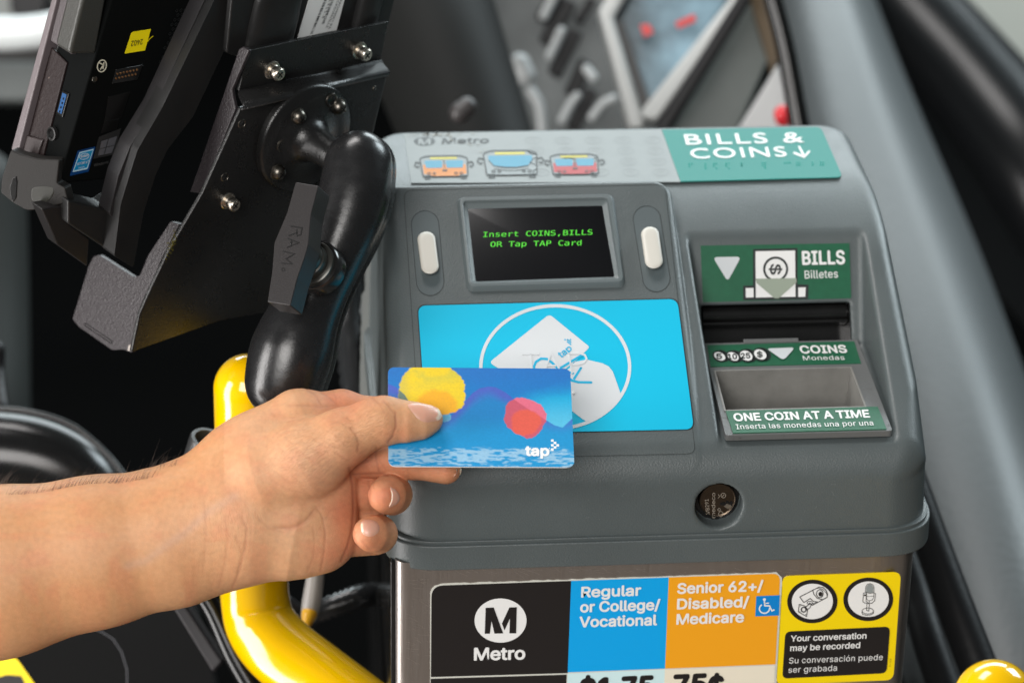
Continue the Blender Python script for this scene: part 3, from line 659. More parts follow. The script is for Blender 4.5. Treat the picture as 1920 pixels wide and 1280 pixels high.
# wear: scuffs, chips and hairline scratches
M_scr = mat('scratch_grey', (.17, .19, .19), .5); M_scs = mat('scratch_steel', (.75, .70, .66), .35, metal=1); M_chip = mat('chip_pale', (.34, .34, .31), .7, bump=.6, bscale=900)
def scratches(name, plane, boxes, n, m, seed, wl=(4, 22), ang=(0, 3.14), parent=FB, h=.06, w=(.25, .6)):
    rnd = random.Random(seed); g = Gfx()
    for i in range(n):
        x0, y0, x1, y1 = rnd.choice(boxes); x, y = rnd.uniform(x0, x1), rnd.uniform(y0, y1); a = rnd.uniform(*ang); L = rnd.uniform(*wl); c = rnd.uniform(-.25, .25)
        pts = [(x+L*t*cos(a+c*t), y+L*t*sin(a+c*t)) for t in (0, .33, .66, 1)]; g.stroke(pts, rnd.uniform(*w))
    tag(g.build(name, plane, h, m, parent), kind='stuff')
scratches('scratches', PF, [(900, 900, 1290, 990), (1400, 900, 1600, 980), (1000, 880, 1600, 900)], 34, M_scr, 1, (2, 12))
scratches('scratches', PM, [(830, 350, 1180, 366), (850, 552, 1200, 562), (1180, 580, 1300, 585)], 24, M_scr, 2, (2, 12))
scratches('scratches', PK, [(760, 1064, 800, 1250), (830, 1062, 1640, 1072)], 120, M_scs, 3, (3, 26), (.0, .5), h=.05)
g = Gfx(); rnd = random.Random(9)
for i in range(46):
    x = rnd.gauss(812, 30); y = 251+abs(rnd.gauss(0, 2.6))-(x-760)*.012; r = rnd.uniform(.5, 2.4); g.poly([(x+r*1.6*cos(t)*rnd.uniform(.6, 1.2), y+r*.7*sin(t)*rnd.uniform(.6, 1.2)) for t in (0, 1, 2, 3, 4, 5)])
for (cx, cy) in ((880, 268), (893, 270), (903, 284), (845, 263)):
    for i in range(5): x, y, r = rnd.gauss(cx, 4), rnd.gauss(cy, 1.5), rnd.uniform(.5, 1.8); g.poly([(x+r*1.5*cos(t)*rnd.uniform(.6, 1.2), y+r*.7*sin(t)*rnd.uniform(.6, 1.2)) for t in (0, 1, 2, 3, 4, 5)])
tag(g.build('paint_chips', PT, .72, M_chip, FB), kind='stuff')
# ================================================================== CARD
def fit_card(px4, w, h):
    loc = np.array([[-w/2, h/2], [w/2, h/2], [w/2, -h/2], [-w/2, -h/2]]); tgt = np.array(px4, float)
    x = np.array([0., 0, 0, 0, 0, 1.4]); c = dep(*tgt.mean(0), 1.42)
    base = np.array([PM.n[1]*0+1, 0, 0])
    def pts(x):
        a, b, g = x[:3]; R = _rz(a) @ _rx(b) @ np.array([[cos(g), 0, sin(g)], [0, 1, 0], [-sin(g), 0, cos(g)]])
        U = R @ np.array([1., 0, 0]); W = R @ np.array([0, PM.n[2], -PM.n[1]]); o = c+x[3:6]
        return o, U, W
    def res(x):
        o, U, W = pts(x); p = o+np.outer(loc[:, 0], U)+np.outer(loc[:, 1], W); q = proj(p); return np.concatenate([q[0]-tgt[:, 0], q[1]-tgt[:, 1]])
    x = np.zeros(6)
    for _ in range(30):
        r = res(x); J = np.array([(res(x+1e-6*e)-r)/1e-6 for e in np.eye(6)]).T; x = x-np.linalg.lstsq(J.T@J+1e-4*np.eye(6), J.T@r, rcond=None)[0]
    return pts(x)
CW, CH = .0856, .05398
co, cU, cV = fit_card([(727, 689.5), (1069.5, 691.5), (1076.5, 876.5), (728.5, 874)], CW, CH)
cn = np.cross(cU, cV); PCd = Plane(cn, co); zc0 = -((co-CAM) @ RM)[2]
def vnoise(u, v, f, seed):
    r = np.random.RandomState(seed); g = r.rand(int(f)+3, int(f)+3); x = (u*f) % (f+1); y = (v*f) % (f+1); i = x.astype(int); j = y.astype(int); a = x-i; b = y-j
    a = a*a*(3-2*a); b = b*b*(3-2*b); return (g[i, j]*(1-a)+g[i+1, j]*a)*(1-b)+(g[i, j+1]*(1-a)+g[i+1, j+1]*a)*b
def fbm(u, v, f, seed, o=4):
    s = 0; t = 0
    for k in range(o): s = s+vnoise(u, v, f*2**k, seed+k)/2**k; t += 1/2**k
    return s/t
def lin(h): return np.array([((int(h[i:i+2], 16)/255+.055)/1.055)**2.4 if int(h[i:i+2], 16) > 10 else int(h[i:i+2], 16)/255/12.92 for i in (0, 2, 4)])
def card_art(u, v):                         # u to the right, v downwards, both 0..1
    n1 = fbm(u, v, 8, 1); n2 = fbm(u*1, v*.6, 30, 9, 3); n3 = fbm(u, v, 120, 20, 2)
    mix = lambda a, b, t: a+(b-a)*np.clip(t, 0, 1)[..., None]
    S = lambda e0, e1, x: (lambda t: t*t*(3-2*t))(np.clip((x-e0)/(e1-e0), 0, 1))
    c = mix(lin('1a74c4')+0*u[..., None], lin('0a7cc9'), S(.0, .32, v+.15*(n1-.5)))
    c = mix(c, lin('00aee0'), S(.2, .42, v+.5*(u-.8)+.1*(n1-.5))*S(.55, .8, u))
    c = mix(c, lin('5cc6ea'), S(.25, .6, v)*S(.74, .9, u)*.9)
    # hills
    ridge = np.interp(u, [0, .04, .09, .13, .2, .29, .36, .42, .46, .50, .55, .59, .64, .70, .78, .84, .90, .945, .965, 1.0], [.17, .20, .28, .40, .55, .58, .46, .34, .26, .21, .19, .20, .25, .34, .44, .51, .58, .605, .57, .51])
    below = S(-.004, .004, v-ridge)
    hill = mix(lin('4a63c4')+0*u[..., None], lin('1284c8'), S(.02, .17, v-ridge+.07*(n1-.5))); hill = mix(hill, lin('0596d4'), S(.45, .7, v))
    c = mix(c, hill, below*.97)
    foam = S(.795, .83, v+.03*(n2-.5))*S(.44, .60, fbm(u*.55, v*1.4, 46, 40, 3)*.8+.14*S(.8, .86, v)*S(.98, .9, v)+.06)
    c = mix(c, lin('b9ddee'), foam*.62)
    # yellow disc
    def blob(cu, cv, ru, rv, seed, amp, e=.03):
        a = np.arctan2((v-cv)/rv, (u-cu)/ru); r = np.sqrt(((u-cu)/ru)**2+((v-cv)/rv)**2)
        k = 1+amp*(vnoise((a+pi)/(2*pi)*.999, a*0+.3, 7, seed)-.5)+amp*.35*(vnoise((a+pi)/(2*pi)*.999, a*0+.3, 26, seed+1)-.5)+amp*.2*(vnoise((a+pi)/(2*pi)*.999, a*0+.3, 90, seed+1)-.5)
        return S(k+e, k-e, r)
    y = blob(.228, .24, .180, .29, 5, .22); y = np.maximum(y, blob(.25, .12, .12, .2, 6, .1))
    yc = mix(lin('f2d21f')+0*u[..., None], lin('d9c93c'), S(.45, .7, n1)*S(.3, .0, v)*1.2); yc = mix(yc, lin('f7b51a'), blob(.262, .40, .115, .18, 7, .3, .15)); yc = mix(yc, lin('c3ba58'), S(.13, .08, u)*.5)
    c = mix(c, yc, y*(.97+.03*n3)); c = mix(c, lin('1f6a80'), S(-.004, .004, v-ridge)*y*S(.15, .1, u)*.8)
    g = blob(.305, .50, .035, .06, 8, .3); c = mix(c, lin('7ccbe0'), g*(1-y)*.6)
    r = blob(.745, .505, .117, .205, 12, .24); rc = mix(lin('e8708a')+0*u[..., None], lin('cf5a70'), below); rc = mix(rc, lin('e8604f'), blob(.745, .56, .085, .13, 15, .25, .12))
    c = mix(c, rc, r)
    c = c*(1+(n3[..., None]-.5)*.16); c = c*.80+.012
    return np.clip(c, 0, 1)
def card():
    nx, ny = 342, 216
    u, v = np.meshgrid(np.linspace(0, 1, nx+1), np.linspace(0, 1, ny+1), indexing='ij')
    # square grid pulled onto the rounded corners
    r = .0031; X = (u-.5)*CW; Y = (.5-v)*CH
    ax, ay = np.abs(X)-(CW/2-r), np.abs(Y)-(CH/2-r); m = (ax > 0) & (ay > 0); d = np.hypot(np.maximum(ax, 0), np.maximum(ay, 0)); mxx = np.maximum(ax, ay)
    k = np.where(m & (d > 1e-9), mxx/np.maximum(d, 1e-9), 1); X = np.where(m, np.sign(X)*(CW/2-r+ax*k), X); Y = np.where(m, np.sign(Y)*(CH/2-r+ay*k), Y)
    P = co+X[..., None]*cU+Y[..., None]*cV+cn*.00041
    idx = np.arange((nx+1)*(ny+1)).reshape(nx+1, ny+1); Q = np.stack([idx[:-1, :-1], idx[:-1, 1:], idx[1:, 1:], idx[1:, :-1]], -1).reshape(-1, 4)
    rt = root('transit_card', tuple(co), 'blue plastic card painted with yellow and red blots, held in front of the tap panel', 'card')
    m = bpy.data.materials.new('card_print'); m.use_nodes = True; b = m.node_tree.nodes['Principled BSDF']; a = m.node_tree.nodes.new('ShaderNodeVertexColor'); a.layer_name = 'Col'
    m.node_tree.links.new(a.outputs[0], b.inputs['Base Color']); b.inputs['Roughness'].default_value = .32
    pr = mk('printed_face', P.reshape(-1, 3), Q, m, rt)
    at = pr.data.color_attributes.new('Col', 'FLOAT_COLOR', 'POINT'); c = card_art(u, v).reshape(-1, 3); at.data.foreach_set('color', np.hstack([c, np.ones((len(c), 1))]).astype(np.float32).ravel())
    ol = rpoly([(-CW/2, -CH/2), (CW/2, -CH/2), (CW/2, CH/2), (-CW/2, CH/2)], .0042, 8); w = lambda x, y, h: co+x*cU+y*cV+cn*h
    vs = [w(x, y, -.00039) for x, y in ol]+[w(x, y, .00039) for x, y in ol]; n = len(ol)
    M_core = mat('card_core', (.78, .80, .82), .4)
    mk('card_body', vs, [(i, (i+1) % n, n+(i+1) % n, n+i) for i in range(n)]+[tuple(range(n))[::-1], tuple(range(n, 2*n))], M_core, rt)
    zk = lambda x, y: (700+x/4.571, 660+y/4.571)
    g = Gfx().text('tap', zk(1300, 884), zk(1510, 884), 18, PCd, 'inter', .055, up=(0, -17.5)); g.build('lettering', PCd, .5, M_white, rt)
    g = Gfx()
    for (x, y) in ((1534, 757), (1557, 777), (1534, 797), (1580, 797), (1557, 815), (1534, 833)):
        g.poly([zk(x-11, y-10), zk(x+11, y-10), zk(x+11, y+10), zk(x-11, y+10)])
    g.poly(ell(*zk(1510, 822), .9, .9, 8)); g.build('emblem', PCd, .5, M_white, rt)
    return rt
CARD = card()

# ================================================================== HAND AND FOREARM
ZH = zc0                                     # reference depth (m) of the card centre
def H3(px, py, w): z = ZH*1000-w; return np.array([(px-960)/F*z, -(py-640)/F*z, w], np.float32)
def seg(X, Y, W, a, b, sq=1.0):              # round cone between two photo-space stations (px, py, mm towards the lens, radius px)
    A = H3(*a[:3]); B = H3(*b[:3]); ra = a[3]/F*ZH*1000; rb = b[3]/F*ZH*1000
    d = B-A; d = d*np.array([1, 1, sq], np.float32); L2 = float(d @ d)
    px, py, pz = X-A[0], Y-A[1], (W-A[2])*sq; t = np.clip((px*d[0]+py*d[1]+pz*d[2])/L2, 0, 1)
    return np.sqrt((px-d[0]*t)**2+(py-d[1]*t)**2+(pz-d[2]*t)**2)-(ra+(rb-ra)*t)
def chain(X, Y, W, st, sq=1.0, k=3.0):
    d = None
    for a, b in zip(st[:-1], st[1:]):
        s = seg(X, Y, W, a, b, sq); d = s if d is None else smin(d, s, k)
    return d
def hand(X, Y, W):
    c = lambda st, sq=1.0, k=3.0: chain(X, Y, W, st, sq, k)
    d = c([(-260, 1122, -10, 178), (0, 1071, -9, 159), (180, 1034, -8, 140), (324, 1005, -8, 130), (425, 968, -7, 122)], 1.42, 6)
    palm = c([(420, 968, -7, 122), (500, 915, -8, 132), (545, 900, -9, 128)], 1.55, 8)
    palm = smin(palm, c([(470, 880, -8, 92), (562, 795, -12, 67)], 1.25, 6), 10)
    palm = smin(palm, c([(470, 985, -3, 102), (560, 990, -5, 94), (606, 1000, -5, 66)], 1.35, 6), 9)
    palm = smin(palm, c([(606, 860, -7, 46), (612, 930, -5, 50), (606, 1008, -4, 48)], 1.15, 3), 7)
    d = smin(d, palm, 12)
    th = c([(500, 893, 1, 90), (575, 868, 4, 74)], 1.25, 5)
    th = smin(th, c([(575, 858, 5, 70), (640, 822, 9, 54), (700, 793, 11, 44.5), (722, 788, 11.5, 45)], 1.08, 4), 7)
    th = smin(th, c([(724, 788, 11.5, 43.5), (760, 790, 11.5, 37), (790, 789, 10.5, 31.5), (806, 786, 9.5, 24)], 1.1, 3), 2.2)
    d = smin(d, th, 2.6)
    ix = c([(560, 795, -12, 64), (640, 772, -18, 41), (700, 783, -18, 37.5), (800, 805, -12, 31)], 1, 3); d = smin(d, ix, 2.4)
    md = c([(618, 858, -9, 42), (704, 862, -8, 33.5)], 1, 3); md = smin(md, c([(712, 863, -7, 32.5), (772, 866, -2, 30.5), (836, 879, 0, 28.5)], 1, 3), 1.2); d = smin(d, md, 2.2)
    rg = c([(618, 922, -9, 42), (726, 928, -17, 36)], 1, 3); rg = smin(rg, c([(739, 927, -12, 33), (735, 927, -2, 35.5), (727, 927, 5, 34), (719, 929, 9, 28)], 1, 3), 2.0); d = smin(d, rg, 1.2); d = smin(d, c([(640, 965, -13, 30), (700, 966, -16, 24)], 1, 3), 1.5)
    pk = c([(612, 1002, -7, 46), (702, 1010, -12, 31)], 1, 3); pk = smin(pk, c([(713, 1001, -9, 33), (708, 1001, -1, 34.5), (697, 1000, 6, 32), (688, 1000, 9, 26)], 1, 3), 2.0); d = smin(d, pk, 1.2)
    return d
LO = H3(-70, 1290, -42); HI = H3(880, 690, 34)
V, Q = surface(hand, (LO[0]-3, LO[1]-4, -44), (HI[0]+3, HI[1]+4, 34), .62)
# photo-space position of every vertex, for creases and skin tone
zz = ZH*1000-V[:, 2]; hx = V[:, 0]/zz*F+960; hy = -V[:, 1]/zz*F+640
def vnormals(V, Q):
    n = np.cross(V[Q[:, 2]]-V[Q[:, 0]], V[Q[:, 3]]-V[Q[:, 1]]); a = np.zeros_like(V)
    for k in range(4):
        for x in range(3): a[:, x] += np.bincount(Q[:, k], n[:, x], len(V))
    return a/(np.linalg.norm(a, axis=1)[:, None]+1e-9)
nr = vnormals(V, Q)
front = nr[:, 2] > -.25
def pldist(pts):
    P = np.array(pts, float); d = np.full(len(hx), 1e9)
    for a, b in zip(P[:-1], P[1:]):
        e = b-a; t = np.clip(((hx-a[0])*e[0]+(hy-a[1])*e[1])/(e @ e), 0, 1); d = np.minimum(d, np.hypot(hx-a[0]-e[0]*t, hy-a[1]-e[1]*t))
    return d
zh_ = lambda x, y: (380+x/2.9096, 660+y/2.9096)
crease = np.zeros(len(V)); disp = np.zeros(len(V))
CR = [  # (points in the enlarged view, depth mm, width px, colour strength)
    ([(1050, 330), (1055, 400), (1035, 460), (1012, 492)], .55, 3.2, .8), ([(985, 262), (1010, 290), (1040, 330)], .35, 2.6, .5), ([(925, 250), (965, 285), (990, 330)], .3, 2.4, .45),
    ([(845, 540), (850, 500), (835, 450), (800, 410)], .45, 3.0, .6), ([(800, 590), (760, 575), (730, 545)], .35, 2.8, .4),
    ([(800, 410), (740, 380), (700, 390)], .2, 2.2, .3), ([(760, 330), (800, 370), (850, 380)], .15, 2, .25),
    ([(660, 420), (720, 450), (780, 510)], .22, 2.4, .3), ([(640, 470), (700, 510), (760, 530)], .2, 2.2, .3), ([(590, 460), (640, 500), (700, 530)], .18, 2.2, .25),
    ([(540, 480), (600, 530), (660, 560)], .2, 2.2, .25), ([(460, 470), (530, 540), (600, 590)], .2, 2.2, .22), ([(420, 520), (490, 590), (560, 640)], .15, 2.2, .2),
    ([(380, 640), (460, 700), (560, 730)], .15, 2.2, .2), ([(380, 700), (460, 745), (560, 770)], .15, 2.2, .2), ([(300, 620), (330, 720), (400, 800)], .15, 2.2, .2),
    ([(620, 840), (655, 900), (668, 980), (665, 1080), (645, 1190)], .35, 2.6, .42), ([(600, 950), (612, 1040), (600, 1130), (570, 1200)], .2, 2.4, .3),
    ([(800, 630), (818, 720), (825, 860), (815, 960), (790, 1060), (755, 1140)], .6, 3.4, .9), ([(640, 960), (700, 860), (780, 830)], .15, 3, .2),
    ([(690, 760), (750, 740), (800, 760)], .15, 2.4, .25), ([(430, 960), (500, 955), (560, 920), (620, 845)], .35, 3.6, .45), ([(300, 900), (360, 960), (440, 980)], .25, 3, .3),
    ([(215, 900), (240, 960), (235, 1050), (205, 1180), (165, 1280)], .3, 3.0, .45), ([(180, 1000), (215, 1100), (190, 1200)], .2, 3, .35), ([(120, 900), (140, 1000), (120, 1150), (90, 1280)], .14, 4, .3),
    ([(5, 800), (20, 950), (10, 1100), (0, 1200)], .12, 4, .25),
    ([(820, 665), (900, 663), (965, 660), (1010, 672)], .5, 3, .8), ([(948, 520), (945, 580), (962, 650)], .45, 3, .7), ([(1118, 640), (1125, 690)], .2, 3, .3),
    ([(560, 195), (620, 240), (645, 285)], .35, 3, .5), ([(640, 215), (700, 255), (728, 280)], .3, 3, .45), ([(715, 215), (728, 255), (725, 285)], .2, 2.6, .3), ([(470, 290), (550, 290), (650, 297), (740, 290)], .3, 3.2, .35),
    ([(870, 1030), (930, 1095)], .25, 3, .4), ([(900, 1085), (950, 1105)], .3, 3, .5), ([(880, 880), (950, 880), (1000, 890)], .3, 3, .7)]
CR += [([(905, 700), (915, 760), (905, 830), (930, 880)], .4, 3.2, .5), ([(825, 950), (822, 1010), (850, 1060)], .35, 3, .5), ([(640, 845), (560, 925), (480, 960), (400, 955)], .5, 6, .35), ([(1130, 660), (1160, 690), (1190, 712)], .25, 2.6, .35), ([(960, 590), (1000, 640)], .2, 2.4, .3)]
rs = np.random.RandomState(4)
for i in range(150):                          # fine creases over thumb base and wrist
    cx, cy = rs.uniform(480, 690), rs.uniform(760, 960); L = rs.uniform(10, 34); a = rs.normal(.55, .35)
    CR.append(([((cx-380)*2.9096, (cy-660)*2.9096), ((cx-380+L*cos(a))*2.9096, (cy-660+L*sin(a)+rs.normal(0, 2))*2.9096)], .08, 2.4, rs.uniform(.06, .16)))
for i in range(60):
    cx, cy = rs.uniform(330, 470), rs.uniform(860, 1110); L = rs.uniform(14, 44); a = 1.6+rs.normal(0, .14)
    CR.append(([((cx-380)*2.9096, (cy-660)*2.9096), ((cx-380+L*cos(a))*2.9096, (cy-660+L*sin(a))*2.9096)], .05, 3, rs.uniform(.05, .14)))
for pts, dmm, wpx, cs_ in CR:
    pts = [zh_(*p) for p in pts]; P = np.array(pts); bb = (hx > P[:, 0].min()-12) & (hx < P[:, 0].max()+12) & (hy > P[:, 1].min()-12) & (hy < P[:, 1].max()+12) & front
    ii = np.nonzero(bb)[0]; sx, sy = hx, hy; hx_, hy_ = hx[ii], hy[ii]; d = np.full(len(ii), 1e9)
    for a, b in zip(P[:-1], P[1:]):
        e_ = b-a; t = np.clip(((hx_-a[0])*e_[0]+(hy_-a[1])*e_[1])/(e_ @ e_), 0, 1); d = np.minimum(d, np.hypot(hx_-a[0]-e_[0]*t, hy_-a[1]-e_[1]*t))
    g_ = np.exp(-(d/wpx)**2); g_ = np.exp(-(d/(wpx*.78))**2); disp[ii] -= dmm*.36*g_; crease[ii] = np.maximum(crease[ii], cs_*np.exp(-(d/(wpx*.75))**2))
nz = lambda f, s: fbm((hx+200)/1300, hy/1300+V[:, 2]/300+.2, f, s, 3)-.5
disp += nz(60, 70)*.08+nz(22, 80)*.28
V = V+nr*disp[:, None]
HV = CAM + (np.stack([V[:, 0], V[:, 1], V[:, 2]-ZH*1000], 1)*1e-3) @ RM.T
person = root('person', tuple(dep(430, 970, ZH)), 'bare forearm and hand holding a blue card between thumb and fingers', 'person')
M_skin = bpy.data.materials.new('skin'); M_skin.use_nodes = True
def skin_nodes():
    nt = M_skin.node_tree; N = nt.nodes; L = nt.links; b = N['Principled BSDF']; a = N.new('ShaderNodeVertexColor'); a.layer_name = 'Col'
    tc = N.new('ShaderNodeTexCoord'); n = N.new('ShaderNodeTexNoise'); n.inputs['Scale'].default_value = 420; n.inputs['Detail'].default_value = 4; L.new(tc.outputs['Object'], n.inputs['Vector'])
    mr = N.new('ShaderNodeMapRange'); mr.inputs[1].default_value = .3; mr.inputs[2].default_value = .7; mr.inputs[3].default_value = .93; mr.inputs[4].default_value = 1.06; L.new(n.outputs[0], mr.inputs[0])
    sc = N.new('ShaderNodeVectorMath'); sc.operation = 'SCALE'; L.new(a.outputs[0], sc.inputs[0]); L.new(mr.outputs[0], sc.inputs['Scale']); L.new(sc.outputs[0], b.inputs['Base Color'])
    v = N.new('ShaderNodeTexVoronoi'); v.feature = 'DISTANCE_TO_EDGE'; v.inputs['Scale'].default_value = 900; L.new(tc.outputs['Object'], v.inputs['Vector'])
    n2 = N.new('ShaderNodeTexNoise'); n2.inputs['Scale'].default_value = 1500; L.new(tc.outputs['Object'], n2.inputs['Vector'])
    b1 = N.new('ShaderNodeBump'); b1.inputs['Strength'].default_value = .20; b1.inputs['Distance'].default_value = .0002; L.new(v.outputs['Distance'], b1.inputs['Height'])
    at = N.new('ShaderNodeAttribute'); at.attribute_name = 'skinuv'; mk_ = N.new('ShaderNodeAttribute'); mk_.attribute_name = 'skinmask'; sp_ = N.new('ShaderNodeSeparateColor'); L.new(mk_.outputs['Color'], sp_.inputs[0])
    tot = None
    for k_, (rot, sc_, ch, amt, lo_) in enumerate(((-.62, (.022, .16, 1), 0, .12, .035), (-.15, (.03, .14, 1), 0, .06, .03), (-1.75, (.03, .2, 1), 1, .08, .03), (.5, (.25, .25, 1), 2, .05, .05))):
        mp = N.new('ShaderNodeMapping'); mp.inputs['Rotation'].default_value = (0, 0, -rot); mp0 = N.new('ShaderNodeMapping'); mp0.inputs['Scale'].default_value = sc_
        L.new(at.outputs['Vector'], mp.inputs[0]); L.new(mp.outputs[0], mp0.inputs[0]); nn = N.new('ShaderNodeTexNoise'); nn.inputs['Scale'].default_value = 1; nn.inputs['Detail'].default_value = 2.5; L.new(mp0.outputs[0], nn.inputs['Vector'])
        sb = N.new('ShaderNodeMath'); sb.operation = 'SUBTRACT'; sb.inputs[1].default_value = .5; L.new(nn.outputs[0], sb.inputs[0]); ab = N.new('ShaderNodeMath'); ab.operation = 'ABSOLUTE'; L.new(sb.outputs[0], ab.inputs[0])
        m2 = N.new('ShaderNodeMapRange'); m2.inputs[1].default_value = 0; m2.inputs[2].default_value = lo_; m2.inputs[3].default_value = 1; m2.inputs[4].default_value = 0; L.new(ab.outputs[0], m2.inputs[0])
        mm = N.new('ShaderNodeMath'); mm.operation = 'MULTIPLY'; L.new(m2.outputs[0], mm.inputs[0]); L.new(sp_.outputs[ch], mm.inputs[1]); m3 = N.new('ShaderNodeMath'); m3.operation = 'MULTIPLY'; m3.inputs[1].default_value = amt; L.new(mm.outputs[0], m3.inputs[0])
        if tot is None: tot = m3.outputs[0]
        else: ad = N.new('ShaderNodeMath'); ad.operation = 'ADD'; L.new(tot, ad.inputs[0]); L.new(m3.outputs[0], ad.inputs[1]); tot = ad.outputs[0]
    mxc = N.new('ShaderNodeMix'); mxc.data_type = 'RGBA'; L.new(tot, mxc.inputs[0]); L.new(sc.outputs[0], mxc.inputs[6]); mxc.inputs[7].default_value = (.20, .06, .03, 1); L.new(mxc.outputs[2], b.inputs['Base Color'])
    b0 = N.new('ShaderNodeBump'); b0.invert = True; b0.inputs['Strength'].default_value = 1; b0.inputs['Distance'].default_value = .0009; L.new(tot, b0.inputs['Height']); L.new(b0.outputs[0], b1.inputs['Normal'])
    b2 = N.new('ShaderNodeBump'); b2.inputs['Strength'].default_value = .25; b2.inputs['Distance'].default_value = .0002; L.new(n2.outputs[0], b2.inputs['Height']); L.new(b1.outputs[0], b2.inputs['Normal']); L.new(b2.outputs[0], b.inputs['Normal'])
    b.inputs['Roughness'].default_value = .5; b.inputs['Specular IOR Level'].default_value = .3; b.inputs['Subsurface Weight'].default_value = .25; b.inputs['Subsurface Radius'].default_value = (1, .4, .25); b.inputs['Subsurface Scale'].default_value = .003
skin_nodes()
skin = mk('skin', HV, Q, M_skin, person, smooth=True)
base = np.array([.555, .288, .145]); red = np.array([.55, .17, .09]); tan = np.array([.45, .215, .092]); pale = np.array([.64, .38, .23]); crc = np.array([.30, .10, .055]); vein = np.array([.42, .30, .24])
c = np.tile(base, (len(V), 1))
def blend(col, amt): global c; c = c+(col-c)*np.clip(amt, 0, 1)[:, None]
G = lambda x, y, rx, ry: np.exp(-(((hx-x)/rx)**2+((hy-y)/ry)**2))
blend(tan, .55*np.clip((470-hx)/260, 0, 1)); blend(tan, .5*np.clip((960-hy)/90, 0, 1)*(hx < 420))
for (x, y, rx, ry, s) in ((729, 928, 34, 40, .75), (702, 1002, 34, 34, .5), (690, 870, 50, 30, .65), (810, 885, 70, 30, .7), (640, 960, 26, 80, .62), (680, 925, 30, 40, .7), (745, 815, 40, 22, .3), (640, 750, 50, 25, .45), (655, 740, 60, 16, .35), (680, 1030, 40, 20, .45), (620, 1040, 40, 30, .35)): blend(red, s*G(x, y, rx, ry))
for (x, y, rx, ry, s) in ((800, 785, 26, 22, .55), (540, 1010, 70, 60, .3), (600, 880, 50, 50, .35), (540, 860, 60, 50, .3), (690, 985, 14, 14, .3)): blend(pale, s*G(x, y, rx, ry))
mo = nz(30, 50); mo = (mo+nz(47, 90)*.8)*.6; blend(red, np.clip(mo*1.3, 0, .22)); blend(np.array([.52, .31, .17]), np.clip(-mo*1.1, 0, .2))
hx0_ = hx; vd = pldist([(240, 1060), (275, 1050), (300, 1030), (345, 1000), (390, 960), (440, 930)]); blend(vein, .28*np.exp(-(vd/9)**2)*front)
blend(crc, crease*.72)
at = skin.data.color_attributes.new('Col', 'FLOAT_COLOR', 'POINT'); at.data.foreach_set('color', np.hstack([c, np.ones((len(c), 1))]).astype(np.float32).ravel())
at = skin.data.attributes.new('skinuv', 'FLOAT_VECTOR', 'POINT'); at.data.foreach_set('vector', np.stack([hx, hy, V[:, 2]*2], 1).astype(np.float32).ravel())
mk1 = G(600, 850, 110, 110)+.8*G(700, 790, 50, 50); mk2 = G(430, 1000, 70, 130)*.9; mk3 = np.clip((hx-560)/60, 0, 1)*.8
at = skin.data.color_attributes.new('skinmask', 'FLOAT_COLOR', 'POINT'); at.data.foreach_set('color', np.stack([np.clip(mk1, 0, 1), np.clip(mk2, 0, 1), mk3, mk3*0+1], 1).astype(np.float32).ravel())
bvh = BVHTree.FromPolygons([Vector(p) for p in HV], [tuple(int(i) for i in q) for q in Q])
def onskin(px, py):
    d = Vector(ray(px, py)).normalized(); h = bvh.ray_cast(Vector(CAM), d, 3)
    if h[0] is None: h = bvh.find_nearest(Vector(dep(px, py, ZH-.008)))
    return np.array(h[0]), np.array(h[1])
M_nail = bpy.data.materials.new('nail'); M_nail.use_nodes = True; _b = M_nail.node_tree.nodes['Principled BSDF']; _a = M_nail.node_tree.nodes.new('ShaderNodeVertexColor'); _a.layer_name = 'Col'
M_nail.node_tree.links.new(_a.outputs[0], _b.inputs['Base Color']); _b.inputs['Roughness'].default_value = .34; _b.inputs['Subsurface Weight'].default_value = .2; _b.inputs['Subsurface Scale'].default_value = .002
def nail(outline, tip, lift=.55, half=None):
    P = rpoly(outline, 6, 4); P = [np.array(p) for p in P]; cen = sum(P)/len(P); n = len(P); R = 9; vs = []; cols = []
    for r in range(R+1):
        s = r/R
        for p in P:
            q = cen+(p-cen)*s; a, nn = onskin(*q); nn = nn if nn @ (CAM-a) > 0 else -nn
            hgt = lift*(1-.75*s**6); vs.append(a+nn*hgt*1e-3)
            e = np.clip(1-np.linalg.norm(q-np.array(tip))/ (half or 8), 0, 1); e = 1 if e > .15 else e/.15
            e = e*(s > .7)
            cols.append(np.array([.60, .32, .23])*(1-e)+np.array([.74, .62, .48])*e)
    fs = [(r*n+i, r*n+(i+1) % n, (r+1)*n+(i+1) % n, (r+1)*n+i) for r in range(R) for i in range(n)]
    o = mk('nail', vs, fs, M_nail, person, smooth=True); bm = bmesh.new(); bm.from_mesh(o.data); bmesh.ops.remove_doubles(bm, verts=bm.verts, dist=1e-7); bmesh.ops.recalc_face_normals(bm, faces=bm.faces)
    bm.to_mesh(o.data); bm.free()
    at = o.data.color_attributes.new('Col', 'FLOAT_COLOR', 'POINT'); W = np.array(vs); 
    for i, v_ in enumerate(o.data.vertices):
        k = np.argmin(((W-ORG[o]-np.array(v_.co))**2).sum(1)); at.data[i].color = (*cols[k], 1)
    return o
nail([zh_(1112, 285), (788, 755.5), zh_(1250, 286), zh_(1300, 312), zh_(1308, 345), zh_(1290, 372), zh_(1215, 384), zh_(1175, 368), zh_(1140, 325)], zh_(1312, 342), .5, 17)
nail([zh_(1018, 730), zh_(1060, 755), zh_(1080, 790), zh_(1065, 825), zh_(1010, 850), zh_(1030, 810), zh_(1032, 770)], zh_(1006, 790), .5, 16)
nail([zh_(865, 920), zh_(905, 912), zh_(950, 922), zh_(968, 955), zh_(955, 990), zh_(915, 1008), zh_(872, 995), zh_(862, 955)], zh_(860, 958), .5, 10)
